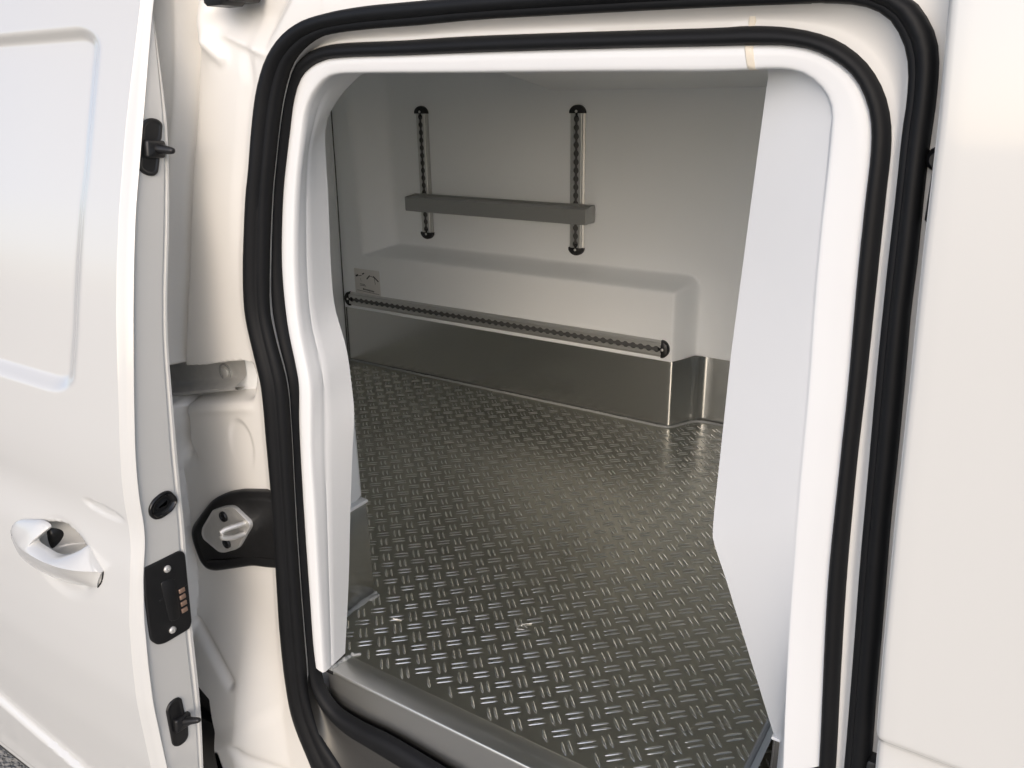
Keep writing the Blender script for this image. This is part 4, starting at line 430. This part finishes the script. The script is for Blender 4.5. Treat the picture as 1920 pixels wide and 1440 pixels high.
# ---- hardware on the leading edge
def on_edge(P, h): return on_x(P, XE-.004+h)
def guide_pin(P, peg0, tip, label):
    Pr = rounded(P, .006, 4); pc = Pr.mean(0)
    base_ = loft([on_edge(inset(Pr, a), h) for a, h in ((0, -.003), (0, .0022), (.0012, .0034), (.0038, .0034), (.005, .0022), (.006, .0022))], True); n = len(Pr)
    base_[1].append(tuple(range(5*n, 6*n)))
    c = peg0
    boss = plate(rounded([(c[0]-.019, c[1]-.011), (c[0]+.010, c[1]-.013), (c[0]+.013, c[1]+.010), (c[0]-.016, c[1]+.013)], .004, 4), on_edge, .001, .010, .003)
    o = mesh("guide_pin", *merge([base_, boss]), 'plastic', sd, 50, label=label)
    A = np.array((XE+.002, c[0], c[1])); Bv = np.array(tip, float)
    V, F = tube([A+(Bv-A)*t for t in (0, .12, .35, .6, .86, .96, 1)], [.0076, .0073, .0065, .0056, .0046, .0037, .0018], 16)
    p = mesh("peg", V, F, 'plastic', sd, 50)
P1 = [(.6945, -.04), (.7025, -.0332), (.7112, -.0315), (.7211, -.034), (.7269, -.04), (.7213, -.0603), (.7174, -.0631), (.7146, -.0836), (.7079, -.104), (.7002, -.1084), (.6903, -.1063), (.682, -.1002), (.6794, -.0926), (.689, -.0599)]
P2 = [(.5675, -.9313), (.5755, -.9215), (.5892, -.9207), (.5966, -.9274), (.5968, -.9486), (.5983, -.9863), (.5956, -1.0046), (.5892, -1.0109), (.5773, -1.0115), (.5673, -1.0033), (.5671, -.9918)]
guide_pin(P1, (.7095, -.0722), (-1.018, .7144, -.0746), "upper black guide pin on the door edge")
guide_pin(P2, (.5915, -.9685), (-1.018, .6009, -.9589), "lower black guide pin on the door edge")
CP = rounded([(.5743, -.6716), (.6381, -.6731), (.6443, -.6777), (.6467, -.6842), (.6376, -.8051), (.6318, -.8144), (.5867, -.8133), (.5739, -.8078), (.566, -.7956), (.5655, -.7845), (.570, -.7146), (.574, -.692)], .005, 4)
V, F = loft([on_edge(inset(CP, a), h) for a, h in ((0, -.003), (0, .0024), (.0012, .0036), (.003, .0036))], True); n = len(CP)
hol = rounded([(.6185, -.709), (.6405, -.731), (.6375, -.788), (.6095, -.787)], .006, 4)
F.append(tuple(range(3*n, 4*n)))
cp = mesh("contact_plate", V, F, 'plastic', sd, 50)
V, F = merge([plate(rounded([(.597, -.706), (.622, -.712), (.619, -.786), (.600, -.782)], .008, 4), on_edge, .003, .0048, .0012), plate(rounded([(.590, -.735), (.640, -.733), (.640, -.7365), (.590, -.7385)], .0015, 3), on_edge, .003, .0042, .0005)]); mesh("contact_housing", V, F, 'plastic', sd, 50)
for c in ((.6122, -.6908), (.6023, -.7971)):
    ring = [on_edge(circ(c, r, 18), h) for r, h in ((.0058, .003), (.0058, .0055), (.0045, .0068), (.0018, .0070), (.0015, .0055), (.0001, .0055))]
    V, F = loft(ring); mesh("screw", V, F, 'zinc', sd, 50)
for c in ((.6295, -.7396), (.6289, -.7511), (.6289, -.7632), (.6281, -.7752)):
    V, F = plate(rounded([(c[0]-.0052, c[1]-.0038), (c[0]+.0052, c[1]-.0038), (c[0]+.0052, c[1]+.0038), (c[0]-.0052, c[1]+.0038)], .001, 3), on_edge, .002, .0058, .001)
    mesh("contact", V, F, 'copper', sd, 50)
GM = rounded([(.6497, -.5836), (.6501, -.5916), (.6394, -.6024), (.6205, -.6068), (.6078, -.6036), (.6015, -.5932), (.603, -.5808), (.6116, -.5718), (.6281, -.5661), (.6411, -.5682)], .006, 4)
hs = [(0, -.002), (0, .0030), (.0012, .0042), (.0028, .0042), (.0042, .0025), (.0065, .0010), (.012, .0006), (.016, .0014), (.018, .0016)]
V, F = loft([on_edge(inset(GM, a), h) for a, h in hs], True); n = len(GM); F.append(tuple(range((len(hs)-1)*n, len(hs)*n)))
mesh("grommet", V, F, 'gloss', sd, 50)

# ---------------------------------------------------------------- rear quarter panel behind the door
zz = np.r_[np.arange(-1.3, .05, .05), np.arange(.05, .13, .004), np.arange(.13, .32, .03)]; tq = np.linspace(0, 1.3, 14)
T, Z = np.meshgrid(tq, zz); xe = np.interp(Z, [-1.3, 0, .085, .1, .125, .2, .3], [-1.42, -1.125, -1.103, -1.09, -1.072, -1.035, -1.0]); X = xe-T
Yv = np.interp(Z, [-1.3, -.6, 0, .1, .3], [.70, .72, .800, .804, .82])+.014*(1-sstep(.080, .093, Z))
V, F = gridmesh(X, Yv, Z); mesh("quarter_panel", V, F, 'paint', van, 50)

# ---------------------------------------------------------------- load space
WX0, WX1 = -2.225, -.20
def wall_y(x, z):
    # raised field between the pillars, rear pillar flush with the wheel box, wheel box below
    lean = np.interp(z, [-.55, 0], [0, -.02])
    pill = 1-sstep(-2.115+lean, -2.005+lean*.3, x)
    rx = 1-sstep(-.885, -.838, x); rz = 1-sstep(-.578, -.538, z)
    boxm = np.minimum(rx, rz)
    k = np.clip(1-np.hypot(1-rx, 1-rz), 0, 1); boxm = np.where((rx < 1) & (rz < 1), k, boxm)
    return 2.30-.10*np.maximum(pill, boxm)
xg = np.r_[np.arange(WX0, -1.9, .008), np.arange(-1.9, -.92, .02), np.arange(-.92, -.80, .004), np.arange(-.80, WX1+.01, .03)]
zg = np.r_[-.784, np.arange(-.775, -.61, .02), np.arange(-.61, -.53, .004), np.arange(-.53, .24, .03)]
X, Z = np.meshgrid(xg, zg); Yv = wall_y(X, Z); V, F = gridmesh(X, Yv, Z)
lip0 = np.stack([X[0], Yv[0], Z[0]], 1); lip1 = lip0+np.array([0, .0015, -.003]); lip2 = lip0+np.array([0, .006, -.003])
V, F = merge([(V, F), loft([lip0, lip1, lip2], closed=False)]); mesh("side_wall", V, F, 'wall', van, 50)
# stainless skirting along the foot of the wall and the box
def skirt(x0, x1, off, name):
    pts = []
    full = [(-2.225, 2.2), (-.884, 2.2)] + [(-.884+.009*math.sin(a), 2.209-.009*math.cos(a)) for a in np.radians([20, 45, 65])] + [(-.846, 2.268)] + [(-.836+.030*t, 2.268+.036*(1-(1-t)**2)) for t in np.linspace(.2, 1, 6)] + [(-.20, 2.304)]
    P = np.array(full); xs = np.unique(np.r_[P[:, 0], np.linspace(x0, x1, 30)]); xs = xs[(xs >= x0) & (xs <= x1)]
    ys = np.interp(xs, P[:, 0], P[:, 1])+off
    ys = ys+np.where(xs < -1.742, (xs+1.742)*.012, 0) if x1 < -1.7 else ys
    a = np.stack([xs, ys, np.full(len(xs), -1.004)], 1); b = a.copy(); b[:, 2] = -.7855
    V, F = loft([a, b, b+np.array([0, .003, 0]), a+np.array([0, .003, 0])], closed=False, closed_v=True); return mesh(name, V, F, 'sheet', van, 30)
skirt(-1.742, -.20, .004, "skirting"); skirt(-2.225, -1.742, .004, "skirting")
pts = [(-2.22, 2.196), (-1.6, 2.197), (-.887, 2.198), (-.873, 2.204), (-.846, 2.262), (-.825, 2.293), (-.79, 2.299), (-.21, 2.30)]
pp = res2(np.array(pts), 120); jit = np.random.normal(0, .0008, (120, 2))
V, F = tube(np.column_stack([pp+jit, np.full(120, -.9995)]), .0055, 6); mesh("sealant_bead", V, F, 'sealant', van, 60)
V, F = tube(res2([(-2.190, 2.193, .05), (-2.1945, 2.193, -.07), (-2.199, 2.193, -.28), (-2.206, 2.193, -.5), (-2.215, 2.193, -.75), (-2.221, 2.193, -1.0)], 30), .0022, 8); mesh("rear_door_gasket", V, F, 'step', van, 60)
# rear doors' inside, roof, soffit, near side, bulkhead
V, F = merge([box(-2.29, -2.222, .86, 2.42, -1.05, .25), ]); mesh("rear_wall", V, F, 'wall', van)
V, F = box(-2.3, .02, .842, 2.45, .16, .21); mesh("ceiling", V, F, 'wall', van)
pr = rounded([(2.305, -.015), (1.98, .045), (1.95, .17), (2.305, .17)], .012, 4)
rr = []
for x, s in ((-1.452, .25), (-1.44, .45), (-1.41, .72), (-1.385, .90), (-1.36, .985), (-1.33, 1), (-.25, 1)):
    q = pr.copy(); q[:, 1] = .17-(.17-q[:, 1])*s; rr.append(np.stack([np.full(len(q), x), q[:, 0], q[:, 1]], 1))
V, F = loft(rr, True, True); mesh("ceiling_soffit", V, F, 'wall', van, 50)
V, F = merge([box(-2.24, -.955, .845, .915, -.60, .20, .004)]); mesh("near_wall", V, F, 'wall', van)
V, F = merge([box(-2.24, -1.0, .845, .90, -1.1, -.55), box(-2.24, -1.062, .87, 1.057, -.778, -.56, .012)]); mesh("wheel_box", V, F, 'wall', van, 50)
V, F = box(-1.08, -1.0555, 1.010, 1.0625, -.7835, -.7765, .002); mesh("box_ledge", V, F, 'gel', van)
V, F = box(-2.2, -1.058, .88, 1.060, -1.01, -.782, .003); mesh("kick_plate", V, F, 'sheet', van, label="kick plate on the near wheel box")
# bulkhead towards the cab, kinked behind the seats
bp = np.array([(-.300, .22), (-.302, 0), (-.308, -.125), (-.319, -.338), (-.3252, -.58), (-.3252, -.603), (-.3026, -.663), (-.2122, -.90), (-.2110, -1.12)])*YP
V, F = loft([np.stack([bp[:, 0]+.003, np.full(len(bp), y), bp[:, 1]], 1) for y in (YP, 2.32)], closed=False)
V2, F2 = loft([np.stack([bp[:, 0]+.06, np.full(len(bp), y), bp[:, 1]], 1) for y in (YP, 2.32)], closed=False)
mesh("bulkhead", *merge([(V, F), (V2, F2)]), 'wall', van, 30)
V, F = loft([np.array([(-.2115*YP, y, -.906*YP), (-.212, y, -.91), (-.2445, y, -1.002)]) for y in (YP+.002, 2.2)], closed=False); mesh("kick_plate", V, F, 'trim', van, label="kick plate at the foot of the bulkhead")
V, F = box(-.2112*YP, -.197*YP, YP+.001, YP+.02, -1.01, -.9045*YP, .001); mesh("kick_end", V, F, 'step', van)
V, F = box(-.2125*YP, -.1975*YP, YP-.006, YP+.004, -.9085*YP, -.9035*YP, .001); mesh("panel_lip", V, F, 'gel', van)
# tread plate floor
V, F = merge([box(-2.24, .0, .882, 2.32, -1.03, -1.0, .001)]); fp_ = mesh("floor_plate", V, F, 'tread', van)
def bar_shape(L, W, H, bend, n=8):
    t = np.linspace(-1, 1, n+1); w = W*np.sqrt(np.clip(1-t**2, 0, 1))*.5; c = bend*(1-t**2)
    V = [(L/2*a, b, h) for a, b, h in zip(t, c, H*(1-t**4))]
    lo = [(L/2*a, b-q, 0) for a, b, q in zip(t, c, w)]; hi = [(L/2*a, b+q, 0) for a, b, q in zip(t, c, w)]
    sh = [(L/2*a, b-q*.55, h) for a, b, q, h in zip(t, c, w, H*.8*(1-t**4))]; sh2 = [(L/2*a, b+q*.55, h) for a, b, q, h in zip(t, c, w, H*.8*(1-t**4))]
    return loft([np.array(lo), np.array(sh), np.array(V), np.array(sh2), np.array(hi)], closed=False)
bV, bF = bar_shape(.0350, .0064, .0021, .0012); bF = np.array(bF)
VV, FF, nn = [], [], 0
px, py = .0484, .0466
for i in range(-28, 16):
    for j in range(-2, 31):
        for o in (0, 1):
            cx0, cy0 = -.8665+(i+.5*o)*px, .926+(j+.5*o)*py
            if cy0 > 2.28 or cy0 < .885 or cx0 < -2.2 or cx0 > -.21: continue
            if cy0 > 2.17 and cx0 < -.85: continue
            if cx0 < -1.045 and cy0 < 1.075: continue
            a = math.radians(42 if o == 0 else 134)
            for s in (-1, 1):
                ca, sa = math.cos(a), math.sin(a); off = s*.0056
                ox, oy = -sa*off, ca*off; k = random.uniform(.93, 1.05)
                q = np.stack([cx0+ox+k*(bV[:, 0]*ca-bV[:, 1]*sa), cy0+oy+k*(bV[:, 0]*sa+bV[:, 1]*ca), -1.0005+bV[:, 2]], 1)
                if q[:, 1].min() < .886: continue
                VV.append(q); FF.append(bF+nn); nn += len(q)
tb = mesh("tread_bars", np.vstack(VV), np.vstack(FF), 'tread_bar', fp_, 80, kind="stuff")
sf = []
for pts, w in (([(-.742, 1.122), (-.734, 1.137), (-.722, 1.146)], .0022), ([(-.734, 1.137), (-.728, 1.131), (-.722, 1.130)], .002), ([(-.738, 1.116), (-.724, 1.122)], .0015), ([(-.966, 1.012), (-.958, 1.016), (-.948, 1.018)], .0025)):
    P = np.array(pts); sf.append(tube(np.column_stack([P, np.full(len(P), -.9987)]), w*.5, 6))
for V, F in (merge(sf[:3]), sf[3]): mesh("scuff_mark", V, F, 'alu', fp_, 60)
# stainless sill over the threshold
rows = []
for y, z in ((.884, -1.0015), (.883, -.9985), (.880, -.9975), (.838, -.9975), (.835, -.9985), (.8335, -1.001), (.833, -1.004), (.833, -1.10), (.829, -1.13)):
    rows.append(np.array([(x, y, z) for x in (-.967, -.9, -.7, -.5, -.3, -.21, -.14)]))
V, F = loft(rows, closed=False); mesh("sill_plate", V, F, 'steel', van, 35)
V, F = merge([box(-.99, -.955, .8325, .836, -1.006, -.999, .001)]); mesh("sill_corner", V, F, 'plastic', van)
def bead(a, b, r, n=26):
    P = np.linspace(a, b, n)+np.random.normal(0, .0003, (n, 3)); w = [r*(1+.18*math.sin(i*.5)+.08*math.sin(i*1.3)) for i in range(n)]
    return tube(P, w, 7)
V, F = merge([bead(np.array((-1.056, .95, -.998)), np.array((-1.056, 1.06, -.998)), .0055), bead(np.array((-1.052, 1.035, -.9985)), np.array((-1.046, 1.06, -.9985)), .004, 10)]); mesh("sealant_bead", V, F, 'sealant', van, 60)
V, F = merge([bead(np.array((-.964, .836, -.998)), np.array((-.958, .889, -.998)), .0045), bead(np.array((-.958, .886, -.999)), np.array((-.948, .898, -.999)), .0028, 8)]); mesh("sealant_bead", V, F, 'sealant', van, 60)
V, F = merge([tube([(-.247, y+random.gauss(0, .001), -.9985) for y in np.linspace(1.0, 2.2, 40)], .005, 6)]); mesh("sealant_bead", V, F, 'sealant', van, 60)

# ---------------------------------------------------------------- lashing rails
def lash_rail(A, B, up, out, first=.02, label=None, hw=.0258, h=.0125):
    A, B, up, out = (np.array(v, float) for v in (A, B, up, out)); L = np.linalg.norm(B-A); d = (B-A)/L
    def P(s, w, k): return A+d*s+up*w+out*k
    c0, c1 = .016, L-.016; pitch = .0254; holes = np.arange(c0+.012, c1-.008, pitch)
    ss = np.unique(np.round(np.r_[c0, c1, np.concatenate([holes+q for q in np.linspace(-.0098, .0098, 9)])], 5)); ss = ss[(ss >= c0) & (ss <= c1)]
    hw_in = []
    for s in ss:
        q = np.min(np.abs(holes-s)); hw_in.append(max(.0048, math.sqrt(max(.0098**2-q*q, 0))))
    hw_in = np.array(hw_in)
    def row(w, k): return np.array([P(s, (w[i] if hasattr(w, '__len__') else w), k) for i, s in enumerate(ss)])
    body = [row(-hw, 0), row(-hw, .0022), row(-.0195, .0045), row(-.0180, h-.001), row(-.0165, h), row(-hw_in, h), row(-hw_in, h-.0028), row(-.0108, h-.0035), row(-.0108, .004), row(.0108, .004), row(.0108, h-.0035), row(hw_in, h-.0028), row(hw_in, h), row(.0165, h), row(.0180, h-.001), row(.0195, .0045), row(hw, .0022), row(hw, 0)]
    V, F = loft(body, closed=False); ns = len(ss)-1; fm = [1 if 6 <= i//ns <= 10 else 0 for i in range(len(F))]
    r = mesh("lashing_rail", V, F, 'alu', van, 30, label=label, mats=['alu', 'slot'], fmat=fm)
    for e, sg in ((c0, -1), (c1, 1)):
        # half-round black end cap with a tongue into the slot
        o = [(e+sg*.0, -hw-.001)] + [(e+sg*((hw+.002)*math.sin(t)*.9), -(hw+.002)*math.cos(t)) for t in np.linspace(.25, math.pi-.25, 15)] + [(e, hw+.002)] + [(e, .0042), (e-sg*.006, .004), (e-sg*.009, .007), (e-sg*.011, .004), (e-sg*.011, -.004), (e-sg*.009, -.007), (e-sg*.006, -.004), (e, -.0042)]
        o = np.array(o); rg = []
        for a, k in ((0, -.001), (0, h-.0035), (.0012, h-.0005), (.003, h+.001)):
            q = inset(o, a); rg.append(np.array([P(p[0], p[1], k) for p in q]))
        V, F = loft(rg, True); n = len(o); F.append(tuple(range(3*n, 4*n))); mesh("end_cap", V, F, 'plastic', r, 50)
        c = (e+sg*.006, 0); rg = [np.array([P(p[0], p[1], k) for p in circ(c, rd, 14)]) for rd, k in ((.0042, h), (.0042, h+.0022), (.003, h+.003), (.0001, h+.003))]
        V, F = loft(rg, True); mesh("screw", V, F, 'zinc', r, 50)
    return r
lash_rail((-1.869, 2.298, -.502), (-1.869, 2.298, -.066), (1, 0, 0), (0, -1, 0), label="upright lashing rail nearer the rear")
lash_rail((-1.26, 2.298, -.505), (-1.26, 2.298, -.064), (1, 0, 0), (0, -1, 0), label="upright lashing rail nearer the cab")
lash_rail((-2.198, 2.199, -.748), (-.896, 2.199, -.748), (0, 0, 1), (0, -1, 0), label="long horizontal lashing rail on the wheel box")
# sticker above the long rail
V, F = plate(rounded([(-2.155, -.722), (-2.030, -.722), (-2.030, -.628), (-2.155, -.628)], .003, 3), on_y, 2.2, 2.1988, .0004); stk = mesh("sticker", V, F, 'label', van, 50)
marks = []
def ml(a, b, w):
    a, b = np.array(a), np.array(b); d = (b-a)/np.linalg.norm(b-a); n_ = np.array([-d[1], d[0]])*w/2
    marks.append((on_y(np.array([a-n_, b-n_, b+n_, a+n_]), 2.1984), [(0, 1, 2, 3)]))
for a, b, w in (((-2.148, -.657), (-2.135, -.652), .007), ((-2.133, -.655), (-2.118, -.652), .0025), ((-2.115, -.647), (-2.104, -.643), .005), ((-2.094, -.664), (-2.077, -.649), .005), ((-2.075, -.651), (-2.050, -.655), .002), ((-2.060, -.650), (-2.036, -.668), .005), ((-2.056, -.655), (-2.052, -.680), .002), ((-2.129, -.685), (-2.105, -.686), .002), ((-2.129, -.690), (-2.100, -.691), .002), ((-2.125, -.663), (-2.122, -.676), .001),
                ((-2.146, -.710), (-2.036, -.7165), .0015)): ml(a, b, w)
x = -2.116
for i in range(9):
    ml((x, -.7035-.0006*i), (x+.0045, -.7035-.0006*i), .0068 if i in (0, 5) else .0052); x += .0063
V, F = merge(marks); mesh("sticker_print", V, F, 'ink', stk, 0)

# ---------------------------------------------------------------- van shell (outside, roof, underbody)
V, F = merge([box(-2.36, 1.25, .86, 2.52, .22, .30, .03), box(-2.36, 1.25, 2.42, 2.52, -1.35, .24, .02), box(-2.38, -2.30, .80, 2.5, -1.35, .26, .02), box(1.2, 1.25, .86, 2.5, -1.35, .24, .02)]); mesh("body_shell", V, F, 'paint', van)
V, F = merge([box(-2.34, 1.2, .90, 2.46, -1.38, -1.06, .02), box(-1.2, 1.2, .84, .92, -1.38, -1.15, .01)]); mesh("underbody", V, F, 'under', van)
V, F = box(-2.36, -1.42, .62, .9, -1.52, -1.16, .02); mesh("ground_shade_box", V, F, 'under', van)  # added box below the door, keeps light off the ground there
V, F = merge([box(-.955, 1.2, .842, .862, .10, .24, .004), box(-2.3, -.94, .82, .845, .19, .24, .004), box(-.05, -.02, .842, 2.4, -1.05, .24, .004)]); mesh("inner_panel", V, F, 'jamb', van)
# roof edge above the opening
V, F = merge([box(-2.36, 1.25, .75, .92, .24, .30, .03)]); mesh("roof_edge", V, F, 'paint', van)

# ---------------------------------------------------------------- shelf hooked on the upright rails
SH = Vector((-1.59, 2.26, EYE-.39))
shelf = empty("shelf", SH, "narrow dark metal shelf tray hooked across the two upright wall rails", "shelf")
x0, x1, yf, yb, zt, zb = -1.905, -1.193, 2.224, 2.284, -.357, -.402
tr = [(yb, zt+.007), (yb-.003, zt+.007), (yb-.003, zt), (yf+.001, zt), (yf, zt-.001), (yf, zb), (yf+.002, zb-.002), (yb, zb)]
V, F = loft([np.array([(x, y, z) for y, z in tr]) for x in (x0, x1)], True); mesh("tray", V, F, 'dark_metal', shelf, 30)
for x, s in ((x0, 1), (x1, -1)):
    P = rounded([(yf+.0005, zb-.001), (yb, zb-.001), (yb, zt+.007), (yf+.03, zt+.004), (yf+.0005, zt+.001)], .003, 3)
    V, F = plate(P, on_x, x, x-s*.002, .0005); mesh("end_panel", V, F, 'dark_metal', shelf, 30)
for x in (-1.869, -1.26):
    V, F = merge([box(x-.014, x+.014, 2.278, 2.288, zb-.004, zt+.008, .002), plate(circ((x, -.372), .007, 14), on_y, 2.280, 2.272, .001)]); mesh("bracket", V, F, 'dark_metal', shelf, 40)
